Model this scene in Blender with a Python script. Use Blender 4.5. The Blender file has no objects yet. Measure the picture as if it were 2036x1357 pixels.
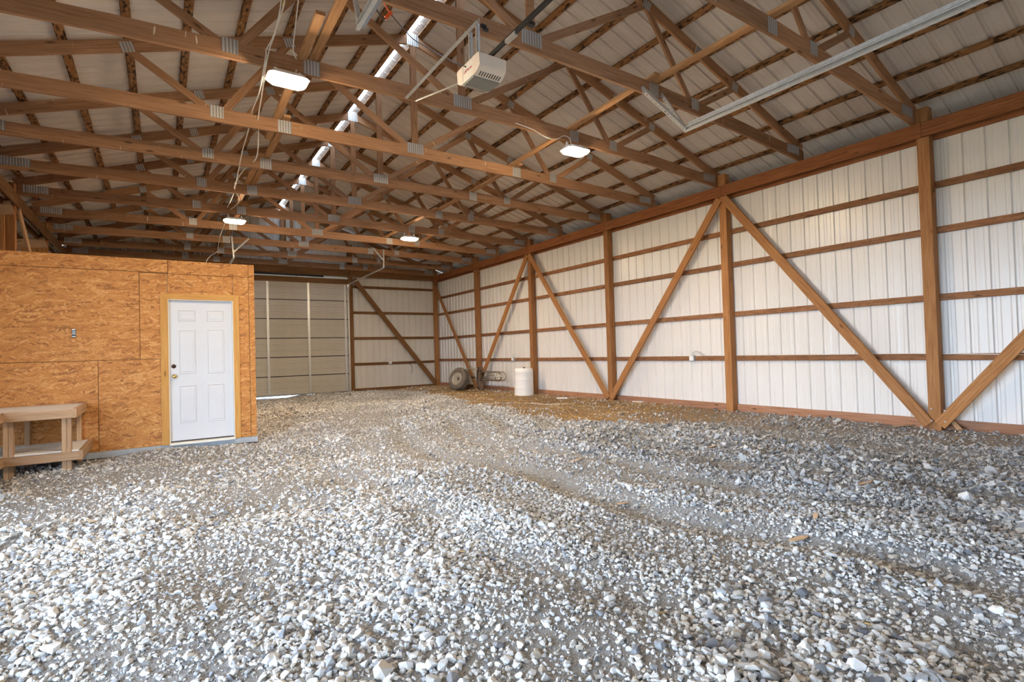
import bpy, bmesh, math, random
import numpy as np
from mathutils import Matrix, Vector
random.seed(7); RNG = np.random.default_rng(11)
scene = bpy.context.scene
COL = scene.collection

# ------------------------------------------------------------------ camera
FPX, YAW, PIT, ROL, CAMZ = 1053.12, math.radians(33.4966), math.radians(1.1294), math.radians(-1.6465), 1.1881
CF = Vector((math.sin(YAW)*math.cos(PIT), math.cos(YAW)*math.cos(PIT), math.sin(PIT)))
_R = Vector((math.cos(YAW), -math.sin(YAW), 0)); _U = _R.cross(CF)
CR = _R*math.cos(ROL) + _U*math.sin(ROL); CU = -_R*math.sin(ROL) + _U*math.cos(ROL)
cam = bpy.data.cameras.new('camera'); cam.sensor_width = 36; cam.lens = 36*FPX/2036; cam.clip_start = .05
cam_o = bpy.data.objects.new('camera', cam); COL.objects.link(cam_o)
M = Matrix((CR, CU, -CF)).transposed().to_4x4(); M.translation = (0, 0, CAMZ)
cam_o.matrix_world = M
scene.camera = cam_o

# ------------------------------------------------------------------ world, light, exposure
world = bpy.data.worlds.new('world'); scene.world = world; world.use_nodes = True
bg = world.node_tree.nodes['Background']
bg.inputs[0].default_value = (.62, .78, 1.0, 1); bg.inputs[1].default_value = 20.0
LAMP_STRENGTH = 430.0
LAMP_COLOR = (1.0, .765, .50)
scene.view_settings.view_transform = 'Standard'; scene.view_settings.look = 'None'
scene.view_settings.gamma = 1; scene.view_settings.use_curve_mapping = False
scene.view_settings.exposure = 0.26
scene.cycles.use_denoising = True
scene.cycles.max_bounces = 5; scene.cycles.diffuse_bounces = 4; scene.cycles.glossy_bounces = 2
scene.cycles.use_adaptive_sampling = True; scene.cycles.adaptive_threshold = .06; scene.cycles.adaptive_min_samples = 12
scene.cycles.caustics_reflective = False; scene.cycles.caustics_refractive = False
scene.cycles.sample_clamp_indirect = 8
# portal that only guides sky sampling through the open left side of the barn (emits nothing)
def portal(name, loc, sx, sy, rot):
    L = bpy.data.lights.new(name, 'AREA'); L.shape = 'RECTANGLE'; L.size = sx; L.size_y = sy
    L.cycles.is_portal = True
    o = bpy.data.objects.new(name, L); COL.objects.link(o); o.location = loc; o.rotation_euler = rot

portal('sky_portal', (-6.45, 3.8, 1.25), 10.4, 3.0, (0, math.radians(-90), 0))
# ------------------------------------------------------------------ key dimensions (metres)
A = 8.54                 # inner face of the right-hand posts
XC = 3.2625              # ridge
XL = 2*XC - A            # inner face of left posts
HALF = 5.33              # half truss
YA, BAY = 2.7987, 3.048
YB = 18.0824             # inner face back posts
P = .14
ZE0, ZE1 = 3.896, 4.09   # eave beam
SL = .328
def zchord(x): return 6.02 - SL*abs(x-XC)
def zroof(x): return 6.142 - SL*abs(x-XC)
OY, OXR, OZB, OZT = 9.094, 1.2214, -.01, 2.656   # partition room front wall
def posty(k): return YA + BAY*k
def truss_y(k): return posty(k) + .09

# ------------------------------------------------------------------ materials
def new_mat(name):
    m = bpy.data.materials.new(name); m.use_nodes = True
    nt = m.node_tree; b = nt.nodes['Principled BSDF']
    return m, nt, b
def nd(nt, t, **kw):
    n = nt.nodes.new(t)
    for k, v in kw.items(): setattr(n, k, v)
    return n
def ramp(nt, fac, stops, interp='LINEAR'):
    r = nd(nt, 'ShaderNodeValToRGB'); r.color_ramp.interpolation = interp
    e = r.color_ramp.elements
    while len(e) > 1: e.remove(e[-1])
    e[0].position, e[0].color = stops[0][0], (*stops[0][1], 1)
    for p_, c in stops[1:]:
        x = e.new(p_); x.color = (*c, 1)
    nt.links.new(fac, r.inputs[0]); return r.outputs[0]
def mixc(nt, fac, a, b, mode='MIX'):
    m = nd(nt, 'ShaderNodeMix', data_type='RGBA', blend_type=mode)
    def put(i, v):
        if isinstance(v, (tuple, list)): m.inputs[i].default_value = (*v, 1) if len(v) == 3 else v
        elif isinstance(v, (int, float)): m.inputs[i].default_value = v
        else: nt.links.new(v, m.inputs[i])
    put(0, fac); put(6, a); put(7, b)
    return m.outputs[2]
def math_n(nt, op, a, b=None):
    m = nd(nt, 'ShaderNodeMath', operation=op)
    for i, v in enumerate((a, b)):
        if v is None: continue
        if isinstance(v, (int, float)): m.inputs[i].default_value = v
        else: nt.links.new(v, m.inputs[i])
    return m.outputs[0]
def coords(nt, scale=(1, 1, 1), jitter=True, which='Object'):
    tc = nd(nt, 'ShaderNodeTexCoord'); mp = nd(nt, 'ShaderNodeMapping'); mp.inputs['Scale'].default_value = scale
    src = tc.outputs[which]
    if jitter:
        oi = nd(nt, 'ShaderNodeObjectInfo'); add = nd(nt, 'ShaderNodeVectorMath', operation='ADD')
        mul = nd(nt, 'ShaderNodeMath', operation='MULTIPLY'); mul.inputs[1].default_value = 37.
        nt.links.new(oi.outputs['Random'], mul.inputs[0])
        nt.links.new(src, add.inputs[0]); nt.links.new(mul.outputs[0], add.inputs[1]); src = add.outputs[0]
    nt.links.new(src, mp.inputs[0]); return mp.outputs[0]
def noise(nt, vec, scale=5, detail=4, rough=.5, out='Fac'):
    n = nd(nt, 'ShaderNodeTexNoise'); n.inputs['Scale'].default_value = scale; n.inputs['Detail'].default_value = detail
    n.inputs['Roughness'].default_value = rough; nt.links.new(vec, n.inputs['Vector']); return n.outputs[out]
def bump(nt, b, h, strength=.3, dist=.01):
    n = nd(nt, 'ShaderNodeBump'); n.inputs['Strength'].default_value = strength; n.inputs['Distance'].default_value = dist
    nt.links.new(h, n.inputs['Height']); nt.links.new(n.outputs[0], b.inputs['Normal'])

def wood(name, dark, mid, light, knots=.5, mould=0., marks=0., rough=.75):
    m, nt, b = new_mat(name)
    g = noise(nt, coords(nt, (1.6, 30, 30)), 1.6, 6, .62)
    c = ramp(nt, g, [(.28, dark), (.5, mid), (.72, light)])
    big = noise(nt, coords(nt, (.8, 2, 2)), 1.3, 2)
    c = mixc(nt, math_n(nt, 'MULTIPLY', big, .45), c, dark)
    oi = nd(nt, 'ShaderNodeObjectInfo')
    tint = ramp(nt, oi.outputs['Random'], [(0, (.80, .78, .76)), (.5, (1, 1, 1)), (1, (1.12, 1.08, 1.0))])
    c = mixc(nt, 1.0, c, tint, 'MULTIPLY')
    v = nd(nt, 'ShaderNodeTexVoronoi'); v.inputs['Scale'].default_value = 1; v.inputs['Randomness'].default_value = 1
    nt.links.new(coords(nt, (2.1, 7, 7)), v.inputs['Vector'])
    k = ramp(nt, v.outputs['Distance'], [(.05, (1, 1, 1)), (.13, (0, 0, 0))])
    c = mixc(nt, math_n(nt, 'MULTIPLY', k, knots), c, tuple(x*.28 for x in dark))
    if mould:
        n2 = noise(nt, coords(nt, (9, 26, 26)), 1.0, 3, .6)
        mm = ramp(nt, n2, [(.50, (0, 0, 0)), (.60, (1, 1, 1))])
        c = mixc(nt, math_n(nt, 'MULTIPLY', mm, mould), c, (.016, .010, .006))
        n3 = noise(nt, coords(nt, (7, 30, 30)), 1.7, 2, .5)
        mm = ramp(nt, n3, [(.63, (0, 0, 0)), (.68, (1, 1, 1))])
        c = mixc(nt, math_n(nt, 'MULTIPLY', mm, mould*.6), c, (.42, .30, .16))
    if marks:
        n4 = noise(nt, coords(nt, (42, 2.2, 5)), 1.0, 1, .4)
        n5 = noise(nt, coords(nt, (2.3, 3, 3)), 2.2, 2)
        mm = math_n(nt, 'MULTIPLY', ramp(nt, n4, [(.755, (0, 0, 0)), (.78, (1, 1, 1))]), ramp(nt, n5, [(.42, (0, 0, 0)), (.55, (1, 1, 1))]))
        c = mixc(nt, math_n(nt, 'MULTIPLY', mm, marks), c, (.72, .62, .48))
    nt.links.new(c, b.inputs['Base Color']); b.inputs['Roughness'].default_value = rough
    b.inputs['Specular IOR Level'].default_value = .25
    bump(nt, b, g, .25, .004)
    return m
def plain(name, col, rough=.5, metal=0., var=.12, scale=6, spec=.5, bmp=0):
    m, nt, b = new_mat(name)
    n = noise(nt, coords(nt), scale, 5, .6)
    c = ramp(nt, n, [(.25, tuple(x*(1-var) for x in col)), (.75, tuple(min(1, x*(1+var)) for x in col))])
    nt.links.new(c, b.inputs['Base Color']); b.inputs['Roughness'].default_value = rough; b.inputs['Metallic'].default_value = metal
    b.inputs['Specular IOR Level'].default_value = spec
    if bmp: bump(nt, b, n, bmp, .01)
    return m
def emit(name, col, s):
    m = bpy.data.materials.new(name); m.use_nodes = True; nt = m.node_tree
    nt.nodes.remove(nt.nodes['Principled BSDF']); e = nd(nt, 'ShaderNodeEmission')
    e.inputs[0].default_value = (*col, 1); e.inputs[1].default_value = s
    nt.links.new(e.outputs[0], nt.nodes['Material Output'].inputs[0]); return m

W_TRUSS = wood('truss_wood', (.23, .115, .055), (.37, .200, .105), (.47, .27, .15), .8, 0, .8)
W_POST = wood('post_wood', (.25, .105, .037), (.40, .190, .072), (.50, .265, .115), .75)
W_BEAM = wood('beam_wood', (.17, .058, .020), (.31, .115, .042), (.42, .18, .07), .7)
W_GIRT = wood('girt_wood', (.20, .088, .038), (.31, .148, .070), (.40, .215, .115), .8, .25)
W_PURL = wood('purlin_wood', (.17, .080, .032), (.29, .140, .055), (.40, .21, .095), .6, .95)
W_BACK = wood('back_wall_wood', (.13, .062, .024), (.21, .105, .042), (.28, .15, .065), .6)
W_BRACE = wood('bracing_wood', (.30, .145, .058), (.46, .25, .115), (.56, .34, .18), .7)
W_SKIRT = wood('skirt_wood', (.26, .115, .062), (.40, .21, .125), (.50, .29, .19), .8)
W_BENCH = wood('bench_wood', (.34, .20, .105), (.50, .33, .20), (.60, .43, .29), .8)
W_TOP = wood('bench_top_wood', (.55, .53, .51), (.70, .69, .67), (.80, .79, .78), .3)
W_TRIM = wood('door_trim_wood', (.52, .25, .065), (.66, .36, .105), (.74, .45, .16), .7)

def metal_wall(name, col, dirt=.1, rough=.32, spec=.5):
    m, nt, b = new_mat(name)
    v = coords(nt, (1, 1, .35), False)
    n = noise(nt, v, 1.6, 5, .6)
    c = ramp(nt, n, [(.3, tuple(x*(1-dirt) for x in col)), (.65, col)])
    n2 = noise(nt, coords(nt, (1, 1, 1)), 18, 3)
    sp = ramp(nt, n2, [(.74, (0, 0, 0)), (.78, (1, 1, 1))])
    c = mixc(nt, math_n(nt, 'MULTIPLY', sp, .22), c, (.25, .19, .13))
    nt.links.new(c, b.inputs['Base Color'])
    b.inputs['Roughness'].default_value = rough; b.inputs['Specular IOR Level'].default_value = spec
    bump(nt, b, noise(nt, coords(nt, (3, 3, .6)), 1.2, 3), .08, .02)
    return m
MET_WALL = metal_wall('wall_sheet_metal', (.76, .737, .695), .05)
MET_BACK = metal_wall('back_sheet_metal', (.72, .69, .63), .10, .45)
MET_ROOF = metal_wall('roof_sheet_metal', (.62, .56, .50), .12, .62, .18)
GALV = plain('galvanised_steel', (.62, .63, .62), .36, .6, .15, 30)
PLATE = None
def plate_mat():
    m, nt, b = new_mat('gusset_plate_steel')
    w = nd(nt, 'ShaderNodeTexWave', wave_type='BANDS', bands_direction='X'); w.inputs['Scale'].default_value = 9.5
    w.inputs['Distortion'].default_value = .25; nt.links.new(coords(nt, (1, 1, 1), False), w.inputs['Vector'])
    c = ramp(nt, w.outputs['Fac'], [(.2, (.30, .285, .265)), (.6, (.55, .54, .52))])
    nt.links.new(c, b.inputs['Base Color']); b.inputs['Metallic'].default_value = .55; b.inputs['Roughness'].default_value = .45
    bump(nt, b, w.outputs['Fac'], .5, .004); return m
PLATE = plate_mat()
DOORW = plain('white_door_paint', (.62, .64, .67), .42, 0, .02)
WHITE = plain('white_plastic', (.82, .82, .80), .45, 0, .04)
JAMB = plain('cream_jamb_paint', (.80, .78, .70), .5, 0, .03)
BRASS = plain('polished_brass', (.83, .62, .25), .18, 1.0, .05)
DKBRONZE = plain('dark_bronze', (.05, .02, .015), .35, .6, .1)
BLACK = plain('black_plastic', (.02, .02, .022), .5, 0, .1)
RUBBER = plain('tyre_rubber', (.17, .145, .115), .85, 0, .35, 14, .3, .3)
RIM = plain('dusty_rim_paint', (.40, .36, .28), .6, .2, .25, 10)
CHROME = plain('chrome_tube', (.62, .60, .56), .22, 1.0, .1)
CABLE = plain('white_cable', (.80, .76, .68), .5, 0, .05)
YELLOW = plain('yellow_tape', (.80, .62, .06), .5, 0, .05)
ORANGE = plain('orange_plug', (.75, .12, .02), .45, 0, .05)
BEIGE = plain('opener_housing_beige', (.80, .70, .60), .45, 0, .04)
CREAM = plain('opener_side_cream', (.78, .74, .67), .45, 0, .03)
LENS = plain('opener_lens_grey', (.24, .235, .215), .4, 0, .05)
RED = plain('red_print', (.50, .04, .03), .5, 0, .02)
BLUEBOX = plain('blue_grey_box', (.30, .36, .40), .5, 0, .1)
CONC = plain('slab_edge_grey', (.38, .42, .45), .8, 0, .15, 12)
GREYDOOR = metal_wall('overhead_door_metal', (.60, .565, .495), .12, .5, .3)
LEAF = plain('dry_wood_chip', (.45, .30, .18), .8, 0, .25, 20)
FOAM = plain('white_scrap', (.85, .86, .88), .7, 0, .05)
LAMP = emit('lit_diffuser', LAMP_COLOR, LAMP_STRENGTH)
CLAYB = plain('brown_grass_ground', (.27, .225, .16), .9, 0, .3, 1.5)

def osb_mat():
    m, nt, b = new_mat('oriented_strand_board')
    v = coords(nt, (1, 1, 1), True)
    wn = noise(nt, v, 3.0, 3, .5, 'Color')
    add = nd(nt, 'ShaderNodeVectorMath', operation='MULTIPLY_ADD'); add.inputs[1].default_value = (.035,)*3
    nt.links.new(wn, add.inputs[0]); nt.links.new(v, add.inputs[2])
    cols = []
    for ang, sc in ((.50, (7, 1, 42)), (-.42, (8, 1, 46)), (.06, (6, 1, 38))):
        mp = nd(nt, 'ShaderNodeMapping'); mp.inputs['Rotation'].default_value = (0, ang, 0)
        nt.links.new(add.outputs[0], mp.inputs[0])
        mp2 = nd(nt, 'ShaderNodeMapping'); mp2.inputs['Scale'].default_value = sc; nt.links.new(mp.outputs[0], mp2.inputs[0])
        vo = nd(nt, 'ShaderNodeTexVoronoi'); vo.inputs['Scale'].default_value = 1; nt.links.new(mp2.outputs[0], vo.inputs['Vector'])
        sp = nd(nt, 'ShaderNodeSeparateColor'); nt.links.new(vo.outputs['Color'], sp.inputs[0]); cols.append(sp)
    sel = noise(nt, v, 10, 3, .7)
    f1 = math_n(nt, 'GREATER_THAN', sel, .54); f2 = math_n(nt, 'LESS_THAN', sel, .45)
    def pick(i):
        a = nd(nt, 'ShaderNodeMix'); nt.links.new(f1, a.inputs[0]); nt.links.new(cols[2].outputs[i], a.inputs[2]); nt.links.new(cols[0].outputs[i], a.inputs[3])
        c = nd(nt, 'ShaderNodeMix'); nt.links.new(f2, c.inputs[0]); nt.links.new(a.outputs[0], c.inputs[2]); nt.links.new(cols[1].outputs[i], c.inputs[3])
        return c.outputs[0]
    c = ramp(nt, pick(0), [(0, (.20, .065, .016)), (.12, (.38, .145, .036)), (.4, (.50, .215, .055)), (.75, (.56, .255, .070)), (1, (.72, .40, .15))])
    dk = ramp(nt, pick(1), [(.035, (1, 1, 1)), (.07, (0, 0, 0))])
    c = mixc(nt, math_n(nt, 'MULTIPLY', dk, .8), c, (.14, .048, .018))
    fine = noise(nt, coords(nt, (14, 1, 60)), 1.5, 4, .6)
    c = mixc(nt, .35, c, ramp(nt, fine, [(.3, (.31, .115, .030)), (.7, (.64, .32, .10))]))
    nt.links.new(c, b.inputs['Base Color']); b.inputs['Roughness'].default_value = .62; b.inputs['Specular IOR Level'].default_value = .3
    bump(nt, b, pick(2), .25, .004)
    return m
OSB = osb_mat()

def stone_ramp(nt, fac):
    return ramp(nt, fac, [(0, (.10, .10, .11)), (.10, (.20, .205, .22)), (.25, (.34, .345, .355)), (.42, (.50, .495, .48)), (.60, (.62, .62, .615)),
                          (.76, (.50, .465, .41)), (.80, (.36, .31, .24)), (.85, (.62, .62, .62)), (1, (.76, .76, .75))])
def stone_mat(name, attr):
    m, nt, b = new_mat(name)
    if attr:
        a = nd(nt, 'ShaderNodeAttribute', attribute_name='tone'); f = a.outputs['Fac']
    else:
        f = nd(nt, 'ShaderNodeObjectInfo').outputs['Random']
    c = stone_ramp(nt, f)
    n = noise(nt, coords(nt, (1, 1, 1), False), 55, 3, .6)
    c = mixc(nt, 1., c, ramp(nt, n, [(.3, (.78, .77, .75)), (.7, (1.1, 1.1, 1.1))]), 'MULTIPLY')
    nt.links.new(c, b.inputs['Base Color']); b.inputs['Roughness'].default_value = .85; b.inputs['Specular IOR Level'].default_value = .25
    return m
STONE_A = stone_mat('gravel_stone_mass', True); STONE_O = stone_mat('gravel_stone', False)
def ground_mat():
    m, nt, b = new_mat('gravel_fines_and_dirt')
    v = coords(nt, (1, 1, 1), False)
    n1 = noise(nt, v, 60, 4, .7); n2 = noise(nt, v, 2.2, 4, .6); n3 = noise(nt, v, 260, 2, .6)
    grey = ramp(nt, n3, [(.3, (.10, .10, .10)), (.5, (.24, .238, .235)), (.72, (.46, .458, .45))])
    grey = mixc(nt, ramp(nt, n2, [(.48, (0, 0, 0)), (.75, (.38, .38, .38))]), grey, (.20, .155, .11))
    dirt = ramp(nt, n1, [(.3, (.12, .072, .034)), (.5, (.265, .165, .075)), (.7, (.42, .28, .13))])
    d2 = noise(nt, v, 6, 4, .6)
    dirt = mixc(nt, ramp(nt, d2, [(.45, (0, 0, 0)), (.62, (.7, .7, .7))]), dirt, (.17, .125, .09))
    at = nd(nt, 'ShaderNodeAttribute', attribute_name='dirt')
    c = mixc(nt, at.outputs['Fac'], grey, dirt)
    nt.links.new(c, b.inputs['Base Color']); b.inputs['Roughness'].default_value = .95; b.inputs['Specular IOR Level'].default_value = .15
    bump(nt, b, n1, .7, .012); return m
GROUND = ground_mat()

# ------------------------------------------------------------------ object helpers
def link(name, data, parent=None):
    o = bpy.data.objects.new(name, data); COL.objects.link(o)
    if parent is not None:
        o.parent = parent; o.matrix_parent_inverse = parent.matrix_basis.inverted()
    return o
def thing(name, label=None, cat=None, loc=(0, 0, 0), group=None, kind=None):
    o = link(name, None); o.location = loc; o.empty_display_size = .1
    return tag(o, label, cat, group, kind)
def tag(o, label=None, cat=None, group=None, kind=None):
    if label: o['label'] = label
    if cat: o['category'] = cat
    if group: o['group'] = group
    if kind: o['kind'] = kind
    return o
def mesh_from(verts, faces, mat, smooth=False, name='m'):
    me = bpy.data.meshes.new(name); me.from_pydata([tuple(v) for v in verts], [], faces); me.update()
    if mat: me.materials.append(mat)
    if smooth: me.polygons.foreach_set('use_smooth', [True]*len(me.polygons))
    return me
def frame(p0, p1, up=(0, 0, 1)):
    p0, p1 = Vector(p0), Vector(p1); x = (p1-p0); L = x.length; x.normalize()
    y = Vector(up).cross(x)
    if y.length < 1e-4: y = Vector((0, 1, 0)).cross(x) if abs(x.y) < .9 else Vector((1, 0, 0)).cross(x)
    y.normalize(); z = x.cross(y)
    m = Matrix((x, y, z)).transposed().to_4x4(); m.translation = p0
    return m, L
def board_mesh(L, w, h, mat, ch=.004):
    """chamfered prism along +x from 0..L, w across y, h across z"""
    a, b, c = w/2, h/2, min(ch, w/5, h/5)
    ring = [(-a+c, -b), (a-c, -b), (a, -b+c), (a, b-c), (a-c, b), (-a+c, b), (-a, b-c), (-a, -b+c)]
    v = [(0, y, z) for y, z in ring] + [(L, y, z) for y, z in ring]
    f = [[i, i+8, (i+1) % 8+8, (i+1) % 8][::-1] for i in range(8)] + [list(range(8))[::-1], list(range(8, 16))]
    f = [list(reversed(q)) for q in f[:8]] + f[8:]
    f = [[(i+1) % 8, (i+1) % 8+8, i+8, i][::-1] for i in range(8)] + [list(range(7, -1, -1)), list(range(8, 16))]
    return mesh_from(v, f, mat)
def timber(name, p0, p1, w, h, mat, parent=None, up=(0, 0, 1), roll=0):
    """timber from p0 to p1; h is measured along `up`, w across it"""
    m, L = frame(p0, p1, up)
    o = link(name, board_mesh(L, w, h, mat), parent)
    o.matrix_basis = m @ Matrix.Rotation(roll, 4, 'X'); return o
def box(name, c, s, mat, parent=None, ch=.003, rotz=0):
    o = link(name, board_mesh(s[0], s[1], s[2], mat, ch), parent)
    o.matrix_basis = Matrix.Translation(Vector(c)) @ Matrix.Rotation(rotz, 4, 'Z') @ Matrix.Translation((-s[0]/2, 0, 0)); return o
def tube_mesh(pts, r, mat, seg=8, closed=False, smooth=True):
    pts = [Vector(p) for p in pts]; n = len(pts); V = []; Fc = []
    nrm = None
    for i, p in enumerate(pts):
        if closed: t = (pts[(i+1) % n]-pts[i-1])
        else: t = (pts[min(i+1, n-1)]-pts[max(i-1, 0)])
        t.normalize()
        if nrm is None:
            nrm = t.cross(Vector((0, 0, 1)));
            if nrm.length < 1e-3: nrm = t.cross(Vector((1, 0, 0)))
        nrm = (nrm - t*nrm.dot(t)).normalized(); bn = t.cross(nrm)
        for k in range(seg):
            a = 2*math.pi*k/seg; V.append(p + nrm*(r*math.cos(a)) + bn*(r*math.sin(a)))
    m = n if closed else n-1
    for i in range(m):
        for k in range(seg):
            a, b = i*seg+k, i*seg+(k+1) % seg; j = ((i+1) % n)*seg
            Fc.append([a, b, j+(k+1) % seg, j+k])
    if not closed: Fc += [list(range(seg))[::-1], [(n-1)*seg+k for k in range(seg)]]
    return mesh_from(V, Fc, mat, smooth)
def spline(pts, n=6):
    P_ = [Vector(p) for p in pts]; out = []
    for i in range(len(P_)-1):
        a, b, c, d = P_[max(i-1, 0)], P_[i], P_[i+1], P_[min(i+2, len(P_)-1)]
        for k in range(n):
            t = k/n; out.append(.5*((2*b)+(c-a)*t+(2*a-5*b+4*c-d)*t*t+(3*b-a-3*c+d)*t**3))
    out.append(P_[-1]); return out
def tube(name, pts, r, mat, parent=None, seg=8, closed=False):
    return link(name, tube_mesh(pts, r, mat, seg, closed), parent)
def lathe_mesh(prof, mat, seg=32, smooth=True):
    """profile of (radius, height) about z"""
    V = []; Fc = []; n = len(prof)
    for k in range(seg):
        a = 2*math.pi*k/seg
        for r, z in prof: V.append((r*math.cos(a), r*math.sin(a), z))
    for k in range(seg):
        for i in range(n-1):
            a, b = k*n+i, ((k+1) % seg)*n+i; Fc.append([a, b, b+1, a+1])
    return mesh_from(V, Fc, mat, smooth)
def place(name, me, parent, loc, rot=None):
    o = link(name, me, parent); m = Matrix.Translation(Vector(loc))
    if rot is not None: m = m @ rot
    o.matrix_basis = m; return o

def rib_profile(width, pitch=.2286, depth=.022):
    """cross-section of one ribbed sheet: (u, offset) with ribs pushed outwards"""
    pts = [(0, 0)]; n = round(width/pitch)
    for i in range(n):
        c = (i+.5)*pitch
        for d in (-.075, .075 - .150, ):
            pass
        pts += [(c-.074, 0), (c-.066, .0035), (c-.058, 0)] if True else []
        pts += [(c-.024, 0), (c-.012, depth), (c+.012, depth), (c+.024, 0)]
        pts += [(c+.058, 0), (c+.066, .0035), (c+.074, 0)]
    pts += [(width, -.001), (width+.02, -.005)]; return pts
PROF = rib_profile(.9144)
def sheet(name, origin, u, out, lo, hi, mat, parent, prof=PROF, shift=0.):
    """ribbed sheet: u = unit vector across ribs, out = rib direction, lo/hi: function(point)->start/end point of each rib line"""
    u, out = Vector(u), Vector(out); o0 = Vector(origin); V = []
    for a, d in prof:
        base = o0 + u*a + out*d
        V += [lo(base), hi(base)]
    ctr = sum((Vector(v) for v in V), Vector())/len(V)
    V = [Vector(v)-ctr for v in V]
    F_ = [[2*i, 2*i+2, 2*i+3, 2*i+1] for i in range(len(prof)-1)]
    ob = link(name, mesh_from(V, F_, mat), parent); ob.matrix_basis = Matrix.Translation(ctr); return ob

def pix(x, y, X=None, Y=None, Z=None):
    d = CF + CR*((x-1018)/FPX) - CU*((y-678.5)/FPX)
    if X is not None: t = X/d.x
    elif Y is not None: t = Y/d.y
    else: t = (Z-CAMZ)/d.z
    return Vector((0, 0, CAMZ)) + d*t

# ------------------------------------------------------------------ ground heights
_k = RNG.normal(size=(26, 2)); _ph = RNG.uniform(0, 6.28, 26)
def smooth(e0, e1, x):
    t = np.clip((x-e0)/(e1-e0), 0, 1); return t*t*(3-2*t)
def ground(x, y):
    x = np.asarray(x, float); y = np.asarray(y, float)
    z = -.085*(1-smooth(1.0, 5.0, x))*(1-smooth(9, 14, y))
    z = z - .035*smooth(14, 18, y)*(1-smooth(4.5, 6, x))
    wob = .25*np.sin(y*.7+.6)+.12*np.sin(y*1.7)
    near = smooth(.2, 1.2, y)*(1-smooth(7.5, 9.5, y))
    for xr, d, wd in ((3.05, .050, .16), (3.95, .040, .15), (4.75, .045, .17), (5.6, .032, .15), (1.75, .028, .2), (6.6, .025, .2)):
        q = (x-xr-wob*(.6+.1*xr))/wd
        z = z + near*d*(-np.exp(-q*q) + .55*np.exp(-(q-1.7)**2) + .45*np.exp(-(q+1.7)**2))
    for i in range(26):
        w = 1.2+4.5*(i/26)
        z = z + .034/w*np.sin(w*(_k[i, 0]*x+_k[i, 1]*y)+_ph[i])*.55
    edge = smooth(7.9, 8.7, x)
    return z*(1-.75*edge) + .0*edge
def g1(x, y): return float(ground(x, y))
# border of the bare straw-covered earth (world x, y) read along its edge
EDGE = [pix(*q, Z=0.) for q in [(700, 776), (806, 779), (865, 785), (909, 797), (977, 812), (1042, 827), (1116, 835), (1200, 843), (1300, 846), (1420, 846), (1600, 850), (1800, 868), (2036, 890), (2300, 930)]]
EX = np.array([p.x for p in EDGE]); EYv = np.array([p.y for p in EDGE])
def dirt_at(x, y):
    """1 in bare earth along the right and back walls"""
    o = np.argsort(EYv); xe = np.interp(y, EYv[o], EX[o])
    wig = .12*np.sin(y*5.1)+.09*np.sin(y*11.3+1)
    d = smooth(-.18, .18, x-xe-wig)
    return d*np.where(y < 6.5, .35+.5*smooth(4.0, 6.5, y), .92)

# ================================================================== STRUCTURE
# ---- floor
def build_floor():
    nx, ny = 210, 300
    xs = np.linspace(-2.6, 8.86, nx); ys = np.linspace(-1.4, 18.9, ny)
    X, Y = np.meshgrid(xs, ys); Z = ground(X, Y)
    V = np.stack([X, Y, Z], -1).reshape(-1, 3)
    i = np.arange((nx-1)*(ny-1)); r, c = i//(nx-1), i % (nx-1); a = r*nx+c
    Fq = np.stack([a, a+1, a+nx+1, a+nx], 1)
    me = bpy.data.meshes.new('floor'); me.vertices.add(len(V)); me.vertices.foreach_set('co', V.astype(np.float32).ravel())
    me.loops.add(Fq.size); me.loops.foreach_set('vertex_index', Fq.astype(np.int32).ravel())
    me.polygons.add(len(Fq)); me.polygons.foreach_set('loop_start', np.arange(0, Fq.size, 4, dtype=np.int32))
    me.update(calc_edges=True); me.materials.append(GROUND)
    me.polygons.foreach_set('use_smooth', [True]*len(Fq))
    at = me.attributes.new('dirt', 'FLOAT', 'POINT'); at.data.foreach_set('value', dirt_at(V[:, 0], V[:, 1]).astype(np.float32))
    o = link('floor', me); tag(o, 'grey gravel and packed brown earth floor of the barn', kind='structure'); return o
FLOOR = build_floor()
def outside_ground():
    me = mesh_from([(-60, -40, -.2), (40, -40, -.2), (40, 70, -.2), (-60, 70, -.2)], [[0, 1, 2, 3]], CLAYB)
    tag(link('ground_outside', me), 'dry grass ground outside the barn', kind='structure')
outside_ground()

# ---- gravel
def hull(npts, seed, flat):
    r = np.random.default_rng(seed); p = r.normal(size=(npts, 3)); p /= np.linalg.norm(p, axis=1)[:, None]
    p *= r.uniform(.88, 1.08, (npts, 1)); p *= np.array([1, r.uniform(.62, .92), flat])
    bm = bmesh.new()
    for q in p: bm.verts.new(q*.5)
    bmesh.ops.convex_hull(bm, input=bm.verts)
    for v in [v for v in bm.verts if not v.link_faces]: bm.verts.remove(v)
    bmesh.ops.triangulate(bm, faces=bm.faces); bm.verts.index_update(); bmesh.ops.recalc_face_normals(bm, faces=bm.faces)
    V = np.array([v.co[:] for v in bm.verts]); Fc = np.array([[v.index for v in f.verts] for f in bm.faces]); bm.free()
    return V, Fc
NEAR = [hull(15, 100+i, .50+.05*(i % 6)) for i in range(14)]
FARS = [hull(6, 300+i, .55+.05*(i % 4)) for i in range(8)]
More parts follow.
